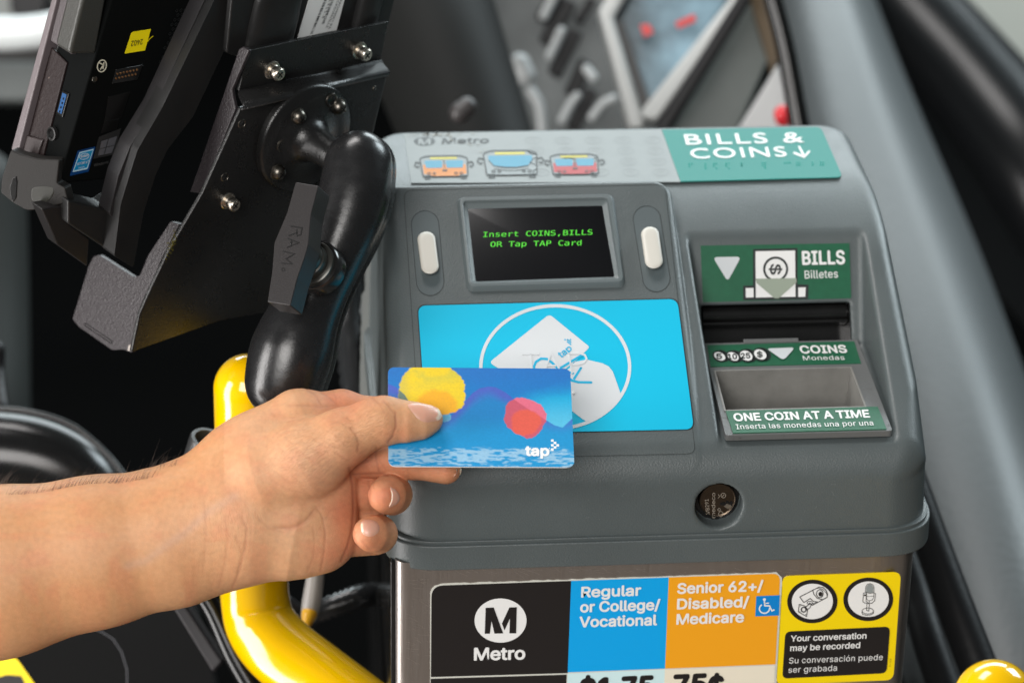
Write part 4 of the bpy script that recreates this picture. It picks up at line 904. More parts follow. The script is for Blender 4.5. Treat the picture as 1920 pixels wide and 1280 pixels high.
nail([zh_(1404, 630), zh_(1420, 640), zh_(1422, 665), zh_(1405, 700), zh_(1388, 706), zh_(1402, 670)], zh_(1425, 660), .4, 14)
# arm hair along the upper edge of the forearm
rs = np.random.RandomState(8); vs, fs = [], []
for i in range(300):
    x = rs.uniform(-20, 330); top_ = np.interp(x, [-20, 0, 78, 156, 234, 324, 371, 422, 450], [912, 909, 893, 882, 878, 873, 860, 827, 800]); y = top_+rs.normal(0, 1.6)
    if i > 284: x = min(x, 300); y = top_ + rs.uniform(3, 12)
    a, nn = onskin(x, y); L = rs.uniform(.004, .009) if i > 25 else rs.uniform(.010, .015); L *= .8 if x > 300 else 1
    d = camdir(.85, .42+rs.normal(0, .3), rs.normal(0, .25)); d = d/np.linalg.norm(d); up_ = nn*.9; p = a; r = .000045; k = len(vs); prev = d*.8+up_
    for s in range(5):
        for j in range(3): vs.append(p+(camdir(cos(j*2.09), sin(j*2.09), 0))*r*(1-s/4.3))
        st = prev/np.linalg.norm(prev); p = p+st*L/4; prev = prev+d*.25
    for s in range(4): fs += [(k+s*3+j, k+s*3+(j+1) % 3, k+s*3+3+(j+1) % 3, k+s*3+3+j) for j in range(3)]
tag(mk('arm_hair', vs, fs, mat('hair', (.06, .032, .018), .5), person), kind='stuff')
# ================================================================== TABLET, BRACKET AND SWIVEL ARM
_n = np.array([.68, -.44, .59]); _n /= np.linalg.norm(_n); _e1 = np.array([.695, .127, -.707]); _e1 -= _n*(_e1 @ _n); _e1 /= np.linalg.norm(_e1)
nM_, eA = camdir(*_n), camdir(*_e1); eB = camdir(*np.cross(_e1, _n)); 
if (RM.T @ eB)[1] > 0: eB = -eB                       # runs down the plate
O_ = dep(445, 92, 1.46)
NP = lambda c: Plane(nM_, O_+nM_*c*1e-3)               # planes parallel to the plate, c mm proud of it
SP = lambda a: Plane(-eA, O_+eA*a*1e-3)                # planes parallel to its left side wall
M_plate = mat('black_powder_coat', (.009, .009, .009), .30, spec=.42, bump=.5, bscale=1100, bdist=.0003, rvar=.06, vscale=60)
M_platerough = mat('rough_powder_coat', (.024, .020, .022), .40, spec=.4, bump=.8, bscale=900, bdist=.0005)
M_rub = mat('black_rubber', (.012, .012, .012), .42, spec=.32, bump=.3, bscale=1500, bdist=.0002, rvar=.08, vscale=40)
M_tab = mat('tablet_shell', (.004, .0045, .0045), .7, spec=.03, bump=.4, bscale=1600, bdist=.0002)
M_tabgrey = mat('tablet_grey_rubber', (.060, .050, .053), .42, bump=.6, bscale=1300, bdist=.0003)
M_arm = mat('arm_composite', (.010, .010, .0105), .27, spec=.55, bump=.2, bscale=1100, bdist=.0002, rvar=.05, vscale=90)
M_worn = mat('worn_edge', (.30, .27, .24), .5, bump=.5)
def slab(name, pts, plane, thick, m, parent, bevel=.0006, r=0, seg=2):
    P = rpoly(pts, r) if r else pts; v = [plane.at(x, y) for x, y in P]; n = len(v); v += [p-plane.n*thick*1e-3 for p in v]
    fs = [tuple(range(n)), tuple(range(n, 2*n))[::-1]]+[(i, i+n, (i+1) % n+n, (i+1) % n) for i in range(n)]
    o = mk(name, v, fs, m, parent); bm = bmesh.new(); bm.from_mesh(o.data); bmesh.ops.recalc_face_normals(bm, faces=bm.faces); bm.to_mesh(o.data); bm.free()
    if bevel:
        b = o.modifiers.new('b', 'BEVEL'); b.width = bevel; b.segments = seg; b.limit_method = 'ANGLE'; b.angle_limit = radians(30)
        for p in o.data.polygons: p.use_smooth = True
        o.data.set_sharp_from_angle(angle=radians(30)); b.harden_normals = True
    return o
def bolt(px, py, c, parent, r, m, label=None, washer=True, dome=False):
    p = NP(c).at(px, py); k = r
    if washer: 
        prof = ((1.0, 0), (1.0, .0007), (.92, .0010), (.70, .0010), (.70, .0022), (.66, .0024), (.66, .0016), (.60, .0032), (.72, .0032), (.74, .0060), (.62, .0068), (.0, .0068))
    elif dome: prof = ((1, 0), (1, .0004), (.92, .0006), (.84, .0007), (.82, .0014), (.70, .0028), (.50, .0037), (.25, .0041), (.0, .0041))
    else: prof = ((1, 0), (1, .001), (.9, .0014), (0, .0014))
    o = disc('bolt', p, nM_, k, [(max(a, .02), b) for a, b in prof], m, parent, seg=28, auto=40)
    top = prof[-1][1]; q = Plane(nM_, p+nM_*(top+.00005)); g = Gfx(); c0 = np.array(proj(p+nM_*top)[:2])
    a1 = np.array(proj(p+nM_*top+(eA*.8+eB*.6)*r*.42)[:2])-c0; a2 = np.array(proj(p+nM_*top+(eB*.8-eA*.6)*r*.42)[:2])-c0
    g.stroke([c0-a1, c0+a1], 2.6); g.stroke([c0-a2, c0+a2], 2.2); g.build('cross_slot', q, .03, M_gloss, o)
    return o

# ---- rugged tablet
cT = -35.0; TB = root('rugged_tablet', tuple(NP(cT).at(180, 150)), 'thick black rugged tablet seen from behind with ports, yellow number sticker and blue processor sticker', 'tablet')
slab('tablet_body', [(220.6, -40), (470, -90), (259, 300), (219, 335), (108, 346)], NP(cT), 27.5, M_tab, TB, .0012)
_p, _q = NP(cT).at(209, 0), NP(cT).at(108, 346); _sn = np.cross(_q-_p, nM_); _sn /= np.linalg.norm(_sn)
if _sn @ eA > 0: _sn = -_sn
_spo, _aP0 = _p, None
aT = 0.0
_SP = SP
SP = lambda a: Plane(_sn, _spo-_sn*a*1e-3)
slab('grip_block', [(165, -40), (211, -60), (181, 103), (131, 103), (133, 90)], NP(cT-.6), 12, mat('grip_dark', (.030, .030, .026), .42, bump=.5, bscale=1500, bdist=.0003), TB, .002)
slab('grip_block', [(113, -30), (175, -60), (133, 103), (93, 77)], SP(aT-3.0), 6, M_tabgrey, TB, .001)
slab('front_bezel', [(104, -30), (114, -30), (33, 288), (20, 281)], SP(aT-5), 8, mat('bezel_mauve', (.12, .10, .105), .4, bump=.6, bscale=1300, bdist=.0003), TB, .0008)
slab('port_flap', [(96, 88), (125, 118), (78, 303), (34, 287)], SP(aT-1.2), 1.6, mat('flap_brown', (.014, .008, .008), .5, spec=.25, bump=.5, bscale=500, bdist=.0004, dirt=(.16, .12, .10), dscale=500, damt=.64), TB, .0006)
slab('flap_tab', [(47, 253), (80, 262), (68, 296), (38, 284)], SP(aT-2.4), 1.6, mat('flap_tab_brown', (.030, .022, .022), .4), TB, .0006)
us = slab('usb_port', [(116, 170), (129, 176), (117, 221), (105, 212)], SP(aT-1.0), 1.5, M_gloss, TB, .0004)
g = Gfx().poly([(117, 174), (125, 178), (115, 214), (108, 210)]); g.build('port_tongue', SP(aT-1.0), .2, mat('usb_blue', (.0, .05, .16), .35), us)
g = Gfx()
for k in range(4): g.poly([(118-k*2.3, 183+k*8), (120-k*2.3, 184+k*8), (119-k*2.3, 188+k*8), (117-k*2.3, 187+k*8)])
g.build('contacts', SP(aT-1.0), .4, M_gloss, us)
pj = SP(aT-1.0).at(98, 251); disc('audio_jack', pj, -eA, .0034, ((1, -.001), (1, .0008), (.8, .0010), (.72, .0006), (.60, -.0006)), M_rub, TB, 24); disc('audio_jack_hole', pj, -eA, .0018, ((1, .0), (.9, .0002)), M_gloss, TB, 20)
BQ = Plane(camdir(-.32, -.30, .90), dep(60, 345, 1.468))
slab('corner_bumper', [(20, 281), (36, 289), (70, 298), (112, 300), (107, 344), (122, 352), (128, 380), (76, 393), (50, 395), (26, 382), (1, 362), (2, 337)], BQ, 7, mat('bumper_rubber', (.012, .011, .010), .5, spec=.22, bump=.4, bscale=1400, bdist=.0002), TB, .0035, 5, 4)
slab('bumper_cup', [(58, 352), (76, 348), (98, 350), (103, 360), (92, 378), (72, 384), (58, 376)], Plane(BQ.n, BQ.P+BQ.n*.0002), 1.5, mat('cup_dark', (.012, .012, .008), .35), TB, .0005, 8)
slab('bumper_slot', [(24, 333), (30, 331), (32, 342), (30, 372), (24, 380), (20, 372), (18, 350)], Plane(BQ.n, BQ.P+BQ.n*.0004), 1.5, M_gloss, TB, .0003)
g = Gfx().poly([(246, 63), (250, 60), (283, 55), (272, 95), (234, 101)]); st = g.build('number_sticker', NP(cT), .15, mat('sticker_lemon', (.88, .72, .0), .4), TB, thick=.12)
g = Gfx().text('2402', (268, 73.5), (246.5, 77.5), 10, NP(cT), 'inter', .01, up=(-1.2, 10)); g.build('lettering', NP(cT), .25, M_black, st)
g = Gfx().stroke([(275, 80), (281, 73), (287, 68)], 1.2); g.build('sticker_curl', NP(cT), .3, MATS['sticker_lemon'], st)
g = Gfx().ring((191, 124), 8.2, 11.2, 2.2, 30, .25); g.stroke([(186, 118), (194, 122), (188, 131)], 2.2); g.stroke([(195, 117), (193, 130)], 2.4); g.build('emblem', NP(cT), .15, mat('cream_print', (.60, .58, .46), .5), TB)
p = disc('screw', NP(cT).at(177, 149), nM_, .0016, ((1, 0), (.9, .0004), (.3, .0002)), M_boltdark, TB, 18)
slab('contact_strip', [(218, 131), (268, 122), (259, 150), (210, 158)], NP(cT+.5), .5, M_gloss, TB, .0003)
M_brass = mat('brass_pin', (.45, .24, .11), .3, metal=1)
for r_ in range(2):
    for k in range(7):
        pp = NP(cT+.5).at(220+k*6.1-r_*2.5, 138.5-k*1.25+r_*8.6); disc('contact_pin', pp, nM_, .00062, ((1, 0), (.8, .0004), (.3, .0006)), M_brass, TB, 10)
slab('battery_door', [(203, 182), (244, 172), (228, 222), (196, 228)], NP(cT+.25), .3, mat('panel_black', (.005, .005, .005), .3, spec=.3), TB, .0002)
slab('latch_door', [(196, 228), (224, 223), (219, 244), (190, 250)], NP(cT+.3), .3, MATS['panel_black'], TB, .0002)
g = Gfx().poly(rpoly([(146, 283), (179, 275), (166, 322), (131, 330)], 2)); b_ = g.build('processor_sticker', NP(cT), .15, mat('deep_blue_foil', (.0, .04, .16), .3), TB, thick=.1)
g = Gfx().poly([(149, 285.5), (176, 279), (164, 317), (136, 323)]); g.build('blue_panel', NP(cT), .25, mat('sticker_ice', (.42, .62, .72), .3), b_)
g = Gfx().poly([(150.5, 287.5), (174, 281.5), (163, 314.5), (138.5, 320)]); g.build('blue_panel', NP(cT), .3, mat('sticker_azure', (.0, .22, .46), .3), b_)
g = Gfx().ring((158, 293.5), 9, 5.4, 1.0, 26, -.25); g.text('intel', (151.5, 296.5), (165, 293), 5, NP(cT), 'inter', .03, up=(1.0, -5)); g.text('ATOM x7', (144, 310.5), (166, 305.5), 4.8, NP(cT), 'inter', .02, up=(1.0, -4.8)); g.text('inside', (147, 316.5), (158, 314), 3, NP(cT), 'inter', 0, up=(.6, -3)); g.build('lettering', NP(cT), .36, M_iconw, b_)
g = Gfx().poly([(186, 257), (227, 241), (214, 290), (175, 298)]); w_ = g.build('window_sticker', NP(cT), .12, mat('sticker_charcoal', (.022, .022, .022), .35), TB, thick=.1)
g = Gfx(); cx = [(193, 264), (203, 260.5), (220, 255)]; 
g.poly([(190, 265), (202.5, 261), (198.5, 276), (187, 279)]); g.poly([(204, 260.5), (220, 255.5), (215, 272), (200, 275.6)]); g.poly([(186.6, 280.3), (198, 277.3), (194.5, 290), (183.5, 292)]); g.poly([(199.6, 276.9), (214.6, 273.3), (209.5, 287), (196, 289.8)])
g.build('emblem', NP(cT), .24, mat('logo_grey', (.09, .09, .10), .35), w_)
g = Gfx().text('Windows', (176, 312.5), (203, 306), 6, NP(cT), 'inter', 0, up=(.8, -5)); g.build('lettering', NP(cT), .2, mat('faint_print', (.07, .07, .07), .5), TB)
# perforated back, joined into one relief
q_, f_ = [], []
u0 = NP(cT).at(330, 20)
for i in range(34):
    for j in range(13):
        p = u0 + eB*(i*.0024) + eA*((j+.5*(i % 2))*.0026-.010) + nM_*.0002; X_, Y_, _z = proj(p)
        if X_ < np.interp(Y_, [0, 290], [336, 246]) or X_ > np.interp(Y_, [0, 150, 270], [412, 330, 262]): continue
        k = len(q_); q_ += [p+(eA*cos(t*pi/3)+eB*sin(t*pi/3))*.0009 for t in range(6)]; q_ += [p+(eA*cos(t*pi/3)+eB*sin(t*pi/3))*.0006-nM_*.0001 for t in range(6)]
        f_ += [(k+t, k+(t+1) % 6, k+6+(t+1) % 6, k+6+t) for t in range(6)]
tag(mk('perforation', q_, f_, M_rub, TB), kind='stuff')

SP = _SP
# ---- docking cradle and bracket
BK = root('tablet_cradle', tuple(NP(0).at(450, 350)), 'black cradle and folded steel bracket bolted behind the tablet', 'tablet mount')
slab('cradle_frame', [(421, -40), (500, -50), (462, 8), (362, 219), (314, 281), (292, 328), (269, 400), (250, 502), (214, 480), (226, 384), (243, 328), (258, 281), (305, 200)], NP(-15), 10, M_rub, BK, .002, 5, 3)
slab('cradle_liner', [(404, -45), (440, -50), (330, 168), (262, 290), (232, 384), (222, 420), (205, 400), (222, 330), (244, 275), (290, 200)], NP(-20), 9, mat('liner_black', (.018, .017, .018), .45, spec=.35, bump=.4, bscale=1200, bdist=.0003), BK, .0015, 5, 2)
slab('cradle_shelf', [(128, 376), (208, 396), (226, 384), (216, 478), (140, 428), (128, 419)], NP(-24), 16, M_rub, BK, .001)
slab('cradle_shelf', [(78, 392), (130, 384), (130, 420), (168, 448), (164, 500), (108, 460)], NP(-30), 9, mat('shelf_black', (.014, .013, .013), .4, spec=.3), BK, .0008)
slab('cradle_back', [(440, -50), (760, -80), (726, 60), (450, 110), (425, 100)], NP(-9), 4, M_rub, BK, .001)
for (x, y, rx, ry) in ((512, 40, .0155, .020), (690, 4, .008, .019)):
    p = NP(-9).at(x, y); vs, fs = [], []
    for j in range(6):
        a = j/5*pi/2
        for i in range(20):
            t = 2*pi*i/20; s1, s2 = abs(cos(t))**.5*np.sign(cos(t)), abs(sin(t))**.5*np.sign(sin(t)); vs.append(p+(eA*s1*rx+eB*s2*ry)*cos(a)**.6+nM_*.005*sin(a))
    for j in range(5): fs += [(j*20+i, j*20+(i+1) % 20, (j+1)*20+(i+1) % 20, (j+1)*20+i) for i in range(20)]
    mk('cradle_lug', vs, fs, M_rub, BK, smooth=True)
lb = slab('serial_label', [(585, -20), (655, -34), (630, 61), (557, 76)], NP(-8.6), .3, mat('label_white', (.66, .68, .68), .45), BK, 0)
g = Gfx(); random.seed(11)
def along(t, s): a = np.array([600, 0.])+(np.array([570, 72])-np.array([600, 0.]))*t; return a+np.array([17, -4])*0+np.array([s*1.0, -s*.22])
for s0, s1, t1 in ((9, 14, .92), (24, 29, .70)):
    t = -.2
    while t < t1:
        d = random.choice((.012, .02, .032)); g.poly([along(t, s0), along(t, s1), along(t+d, s1), along(t+d, s0)]); t += d+random.choice((.014, .02, .03))
for (s, t0, t1, body) in ((19.5, .05, .55, '1211.3'), (36, -.1, .85, 'C:JACKSONVILLE'), (42, -.1, .9, 'NARRAGANSET PA')):
    a, b = along(t0, s), along(t1, s); g.text(body, a, b, 4.4, NP(-8.4), 'inter', 0, up=(4.2, -1.0))
g.build('barcode', NP(-8.5), .12, M_ink, lb)
slab('bracket_plate', [(466, 95), (729, 41), (714, 117), (448, 172)], NP(0), 2.6, M_plate, BK, .0006)
# folded band between the two levels
t0 = [NP(0).at(448, 170), NP(0).at(715, 113)]; t1 = [NP(9.5).at(452, 206), NP(9.5).at(727, 141)]
q_ = []; NB = 7
for k in range(NB+1):
    s = k/NB; e_ = s*s*(3-2*s)
    for i in (0, 1): q_.append(t0[i]+(t1[i]-t0[i])*(nM_ @ (t1[i]-t0[i]))*0+eA*((t1[i]-t0[i]) @ eA)*s+eB*((t1[i]-t0[i]) @ eB)*s+nM_*.0095*min(1, 1.25*e_))
mk('bracket_fold', q_, [(2*k, 2*k+1, 2*k+3, 2*k+2) for k in range(NB)], M_plate, BK, smooth=True, solid=.0016)
slab('bracket_plate', [(452, 203), (727, 139), (697, 262), (655, 400), (560, 575), (410, 603), (247, 661), (262, 590), (284, 540), (318, 468), (380, 362)], NP(7), 2.4, M_plate, BK, .0008)
aP = float((NP(0).at(456, 130)-O_) @ eA)*1e3
slab('bracket_side', [(447, 92), (455, 87), (467, 94), (434, 170), (441, 205), (378, 364), (355, 360), (366, 330)], SP(aP-2.2), 2.4, M_platerough, BK, .0008)
slab('bracket_side', [(320, 415), (336, 420), (300, 490), (284, 545), (247, 661), (232, 655), (210, 656), (147, 612), (136, 598), (166, 500), (175, 481), (186, 478), (250, 519), (262, 517), (278, 478)], SP(aP-2.0), 2.4, M_platerough, BK, .0009, 3)
g = Gfx().stroke([(158, 607), (160, 611), (209, 644), (211, 640), (161, 606)], 1.6, True); g.build('slot', SP(aP-2.0), .05, M_gloss, BK)
g = Gfx(); g.poly([(258, 591), (263, 588), (261, 601), (257, 599)]); g.poly([(241, 648), (246, 645), (243, 658), (239, 657)]); g.poly([(253, 610), (254, 608), (254, 616), (252, 615)]); g.build('chipped_edge', SP(aP-2.0), .06, M_worn, BK)
g = Gfx(); random.seed(2); M_moss = mat('yellow_scuff', (.16, .14, .015), .6)
for (cx, cy, sx, sy, n, sl) in ((322, 458, 7, 24, 110, -.5),): 
    for i in range(n):
        a, b = random.gauss(0, .45), random.gauss(0, .5); x = cx+a*sx-b*sy*.25; y = cy+b*sy; r = random.uniform(.4, 1.3); g.poly([(x-r, y), (x, y-r), (x+r, y+.3), (x+.2, y+r)])
g.build('paint_scuff', NP(7), .06, M_moss, BK)
bolt(509, 131, 0, BK, .0047, M_bolt); bolt(673, 95, 0, BK, .0047, M_bolt); bolt(426, 376, 7, BK, .0044, M_bolt)
for (x, y, c, r) in ((453, 232, 7, .0022), (421, 332, 7, .0022), (702, 166, 7, .0012)):
    p = NP(c).at(x, y); disc('threaded_hole', p, nM_, r, ((1.1, .0001), (1.0, .0003), (.95, .0001), (.9, .0002)), M_boltdark, BK, 22); disc('hole_shade', p+nM_*.00025, nM_, r*.8, ((1, 0), (.9, .00005)), M_gloss, BK, 20)
dc = NP(7).at(566, 255)
plate = disc('ball_plate', dc, nM_, .0290, ((1, 0), (1, .0022), (.985, .0034), (.95, .0042), (.72, .0046), (.45, .0062), (.36, .0085), (.30, .0130), (.27, .02), (.25, .034)), M_plate, BK, 64, 55)
for (x, y) in ((558, 218), (634, 200), (520, 322)): bolt(x, y, 11.5, BK, .0046, M_boltdark, washer=False, dome=True)
for (x, y) in ((529, 272), (621, 188)):
    p = NP(11.6).at(x, y); disc('bolt_eyelet', p, nM_, .0034, ((1.1, 0), (1.05, .0006), (.85, .0008), (.75, .0)), M_boltdark, BK, 26); disc('hole_shade', p+nM_*.0004, nM_, .0026, ((1, 0), (.9, .00005)), M_gloss, BK, 20)
g = Gfx().text('TECHNOLOGY', (579, 195), (615, 176), 5, NP(11.6), 'inter', 0, up=(-2.0, -4.5)); g.build('lettering', NP(11.7), .1, mat('moulded_mark', (.035, .035, .035), .4), BK)

# ---- swivel arm
AR = root('swivel_arm', tuple(dep(600, 500, 1.475)), 'glossy black double-socket arm with a large wing knob, beside the hood', 'mounting arm')
zA = 1.478
def AP(px, py, z): return dep(px, py, z)
def arm_sdf(path, k=5):
    A_ = np.array(path, float); n_ = len(A_); out = []
    for i in range(n_-1):
        p0, p1, p2, p3 = A_[max(i-1, 0)], A_[i], A_[i+1], A_[min(i+2, n_-1)]
        for k2 in range(4):
            t = k2/4; out.append(.5*((2*p1)+(p2-p0)*t+(2*p0-5*p1+4*p2-p3)*t*t+(3*p1-p0-3*p2+p3)*t**3))
    path = out+[A_[-1]]; k = .8
    P = [((RM.T @ (AP(x, y, z)-CAM))*1e3+np.array([0, 0, 1478.]), r*.256) for x, y, z, r in path]
    def fn(X, Y, Z):
        d = None
        for (A, ra), (B, rb) in zip(P[:-1], P[1:]):
            e_ = B-A; L2 = float(e_ @ e_); px, py, pz = X-A[0], Y-A[1], Z-A[2]; t = np.clip((px*e_[0]+py*e_[1]+pz*e_[2])/L2, 0, 1)
            s = np.sqrt((px-e_[0]*t)**2+(py-e_[1]*t)**2+(pz-e_[2]*t)**2)-(ra+(rb-ra)*t); d = s if d is None else smin(d, s, k)
        return d
    return fn, P
def arm_part(name, path, cut=None, h=1.0, m=None):
    fn, P = arm_sdf(path); lo = np.min([p-r for p, r in P], 0)-4; hi = np.max([p+r for p, r in P], 0)+4
    f2 = fn if cut is None else (lambda X, Y, Z: rmax(fn(X, Y, Z), cut(X, Y, Z), 2.5))
    V, Q = surface(f2, lo, hi, h); return mk(name, CAM+((V-np.array([0, 0, 1478.]))*1e-3) @ RM.T, Q, m or M_arm, AR, smooth=True)
apath = [(672, 308, 1.488, 65), (664, 365, 1.484, 68), (646, 425, 1.481, 66), (620, 485, 1.478, 61), (592, 545, 1.476, 61), (567, 600, 1.474, 68), (546, 660, 1.472, 78), (532, 715, 1.472, 74)]
arm_part('arm_shell', apath)
arm_part('rear_shell', [(x+9, y+4, z+.020, r-1) for x, y, z, r in apath], h=1.2)
# knob, spindle and spring cup
kn = np.array([-4.3, 3.9, 10.5]); kn = camdir(*(kn/np.linalg.norm(kn)))
KP = Plane(kn, dep(548, 460, 1.432))
face = [(554, 341), (597, 348), (583, 402), (578, 458), (571, 482), (557, 522), (544, 573), (501, 566), (510, 508), (514, 455), (538, 398)]
slab('knob', face, KP, 13.5, mat('knob_plastic', (.020, .018, .018), .40, spec=.35, bump=.5, bscale=1400, bdist=.0002), AR, .0013, 3, 3)
g = Gfx().text('RAM', (562.5, 424), (532.5, 497), 23, KP, None, .0, up=(0, 0)) if False else Gfx()
M_moulded = mat('moulded_letter', (.009, .009, .009), .3)
g.stroke([(545, 424), (566, 427), (564, 440), (557, 442), (556, 430)], 1.8); g.stroke([(557, 436), (541, 442)], 1.8)
g.stroke([(539, 447), (560, 455), (538, 464)], 1.8); g.stroke([(547, 450), (546, 462)], 1.6)
g.stroke([(530, 471), (552, 476), (536, 485), (548, 495), (527, 493)], 1.8)
g.ring((531, 505), 3, 3, .9, 16); g.build('lettering', KP, .15, M_moulded, AR, thick=.1)
disc('knob_pin', KP.at(546, 455), kn, .0006, ((1, 0), (.8, .0001)), M_gloss, AR, 12)
kc = KP.at(548, 462)-kn*.0135
disc('spindle', kc-kn*.0115, kn, .0088, ((1.25, 0), (1.25, .003), (1.15, .0035), (1.0, .0035), (1.0, .008), (.92, .0085), (.92, .0115)), mat('spindle_steel', (.05, .05, .045), .3, metal=.6), AR, 40)
disc('spring_cup', kc-kn*.014, kn, .0128, ((1, -.006), (1, .002), (.95, .003), (.86, .003), (.84, .001)), M_gloss, AR, 40)
# ================================================================== SURROUNDINGS
def bigslab(name, pts, z, thick, m, parent=None, bevel=.004, r=6, tilt=None):   # front outline at a distance z (or a distance per corner), real thickness behind
    P = rpoly(pts, r, 4) if r else pts; 
    pl_ = Plane(camdir(*(tilt or (0, 0, 1))), dep(*np.mean(pts, 0), z)); return slab(name, P, pl_, thick*1e3, m, parent, bevel, 0, 3)
def tube(name, path, m, parent=None, seg=20, cap=True, sub=6, ridges=None, smooth=True):  # path of (px, py, z, radius px)
    P = [np.array(dep(x, y, z)) for x, y, z, r in path]; Rr = [r*z/F for x, y, z, r in path]
    pts, rad = [], []
    n = len(P)
    for i in range(n-1):
        p0, p1, p2, p3 = P[max(i-1, 0)], P[i], P[i+1], P[min(i+2, n-1)]; r0, r1, r2, r3 = Rr[max(i-1, 0)], Rr[i], Rr[i+1], Rr[min(i+2, n-1)]
        for k in range(sub):
            t = k/sub; c = lambda a, b, c_, d: .5*((2*b)+(c_-a)*t+(2*a-5*b+4*c_-d)*t*t+(3*b-a-3*c_+d)*t**3)
            pts.append(c(p0, p1, p2, p3)); rad.append(c(r0, r1, r2, r3))
    pts.append(P[-1]); rad.append(Rr[-1]); pts = np.array(pts); vs = []; up = np.array([0, 0, 1.0]); fr = None
    if ridges: rad = [r*(1+ridges*(1 if i % 2 else -1)) for i, r in enumerate(rad)]
    if cap:                                   # rounded ends
        d0 = pts[0]-pts[1]; d0 /= np.linalg.norm(d0); d1 = pts[-1]-pts[-2]; d1 /= np.linalg.norm(d1); r0, r1 = rad[0], rad[-1]
        A = [(pts[0]+d0*r0*sin(a), r0*cos(a)) for a in (1.54, 1.4, 1.25, 1.1, .95, .8, .65, .5, .35, .2, .08)]; B = [(pts[-1]+d1*r1*sin(a), r1*cos(a)) for a in (.08, .2, .35, .5, .65, .8, .95, 1.1, 1.25, 1.4, 1.54)]
        pts = np.array([a for a, _ in A]+list(pts)+[b for b, _ in B]); rad = [r for _, r in A]+list(rad)+[r for _, r in B]
    for i in range(len(pts)):
        d = pts[min(i+1, len(pts)-1)]-pts[max(i-1, 0)]; d = d/np.linalg.norm(d)
        if fr is None: fr = np.cross(d, up); fr /= np.linalg.norm(fr)
        fr = fr-d*(fr @ d); fr /= np.linalg.norm(fr); b = np.cross(d, fr)
        vs += [pts[i]+(fr*cos(2*pi*k/seg)+b*sin(2*pi*k/seg))*rad[i] for k in range(seg)]
    m_ = len(pts); fs = [(i*seg+k, i*seg+(k+1) % seg, (i+1)*seg+(k+1) % seg, (i+1)*seg+k) for i in range(m_-1) for k in range(seg)]
    if cap: fs += [tuple(range(seg))[::-1], tuple(range((m_-1)*seg, m_*seg))]
    return mk(name, vs, fs, m, parent, smooth=True)
M_floor = mat('floor_black', (.0035, .0035, .0035), .8, spec=.0)
M_aisle = mat('aisle_floor', (.20, .165, .14), .6, var=.3, vscale=3)
tag(mk('floor', [(-6, -.05, 0), (6, -.05, 0), (6, 9, 0), (-6, 9, 0)], [(0, 1, 2, 3)], M_floor), kind='structure')
tag(mk('aisle', [(-6, -5, 0), (6, -5, 0), (6, -.05, 0), (-6, -.05, 0)], [(0, 1, 2, 3)], M_aisle), kind='structure')
M_dblack = mat('vinyl_black', (.008, .008, .009), .42, spec=.3, bump=.3, bscale=300)
# yellow rails
M_yel = mat('yellow_enamel', (.78, .455, .0), .14, coat=.6, crough=.04, rvar=.05, vscale=60)
tag(tube('grab_rail', [(466, 728, 1.528, 66), (468, 800, 1.538, 66), (471, 900, 1.551, 66), (475, 1060, 1.574, 65), (479, 1128, 1.583, 65), (492, 1176, 1.582, 67), (530, 1222, 1.575, 69), (600, 1275, 1.565, 69), (700, 1352, 1.55, 71), (820, 1445, 1.53, 73)], M_yel, seg=40, sub=8), 'thick glossy yellow grab rail behind the hand, bending right at its foot', 'grab rail')
tag(tube('yellow_knob', [(1864, 1312, 1.36, 77), (1872, 1400, 1.37, 79), (1880, 1500, 1.38, 79)], M_yel, seg=48), 'rounded yellow rail end in the bottom right corner', 'rail end')
# black tube socket behind the wrist
ts_ = root('tube_socket', tuple(dep(388, 850, 1.56)), 'short hollow black tube sticking up behind the wrist', 'tube')
ax = camdir(.30, .80, .52); ax /= np.linalg.norm(ax); c0 = dep(391, 822, 1.55)
def openpipe(c, ax, r, ri, L, m, parent, name='pipe'):
    a = np.cross(ax, [0, 0, 1.0]); a /= np.linalg.norm(a); b = np.cross(ax, a); vs = []; S = 36
    for (rr, h) in ((r, -L), (r, -.001), (r-.0006, 0), (ri+.0006, 0), (ri, -.001), (ri, -L*.8)): vs += [c+(a*cos(2*pi*k/S)+b*sin(2*pi*k/S))*rr+ax*h for k in range(S)]
    o = mk(name, vs, [(j*S+k, j*S+(k+1) % S, (j+1)*S+(k+1) % S, (j+1)*S+k) for j in range(5) for k in range(S)], m, parent, auto=50); bm = bmesh.new(); bm.from_mesh(o.data); bmesh.ops.recalc_face_normals(bm, faces=bm.faces); bm.to_mesh(o.data); bm.free(); return o
openpipe(c0, ax, .0096, .0066, .09, mat('tube_black', (.022, .022, .022), .36, bump=.5, bscale=1200), ts_)
# glossy curved armrest at left
ar = root('curved_armrest', tuple(dep(80, 860, 1.85)), 'glossy black curved armrest behind the forearm at the left edge', 'armrest')
M_gl2 = mat('gloss_vinyl', (.006, .006, .006), .2, spec=.4, rvar=.05, vscale=12)
tube('armrest_pad', [(-200, 850, 1.80, 92), (-60, 852, 1.80, 90), (60, 862, 1.80, 86), (140, 895, 1.80, 78), (190, 950, 1.80, 62), (215, 1020, 1.8, 50)], M_gl2, ar, 36, True, 8)
tube('armrest_piping', [(-60, 768, 1.775, 6), (20, 768, 1.775, 6), (80, 778, 1.775, 6), (135, 798, 1.775, 6), (180, 832, 1.775, 6), (215, 868, 1.775, 6), (245, 910, 1.775, 6)], M_gl2, ar, 12)
tube('armrest_arm', [(-6, 655, 1.86, 16), (-6, 700, 1.86, 16), (0, 765, 1.84, 20)], M_dblack, ar, 14)
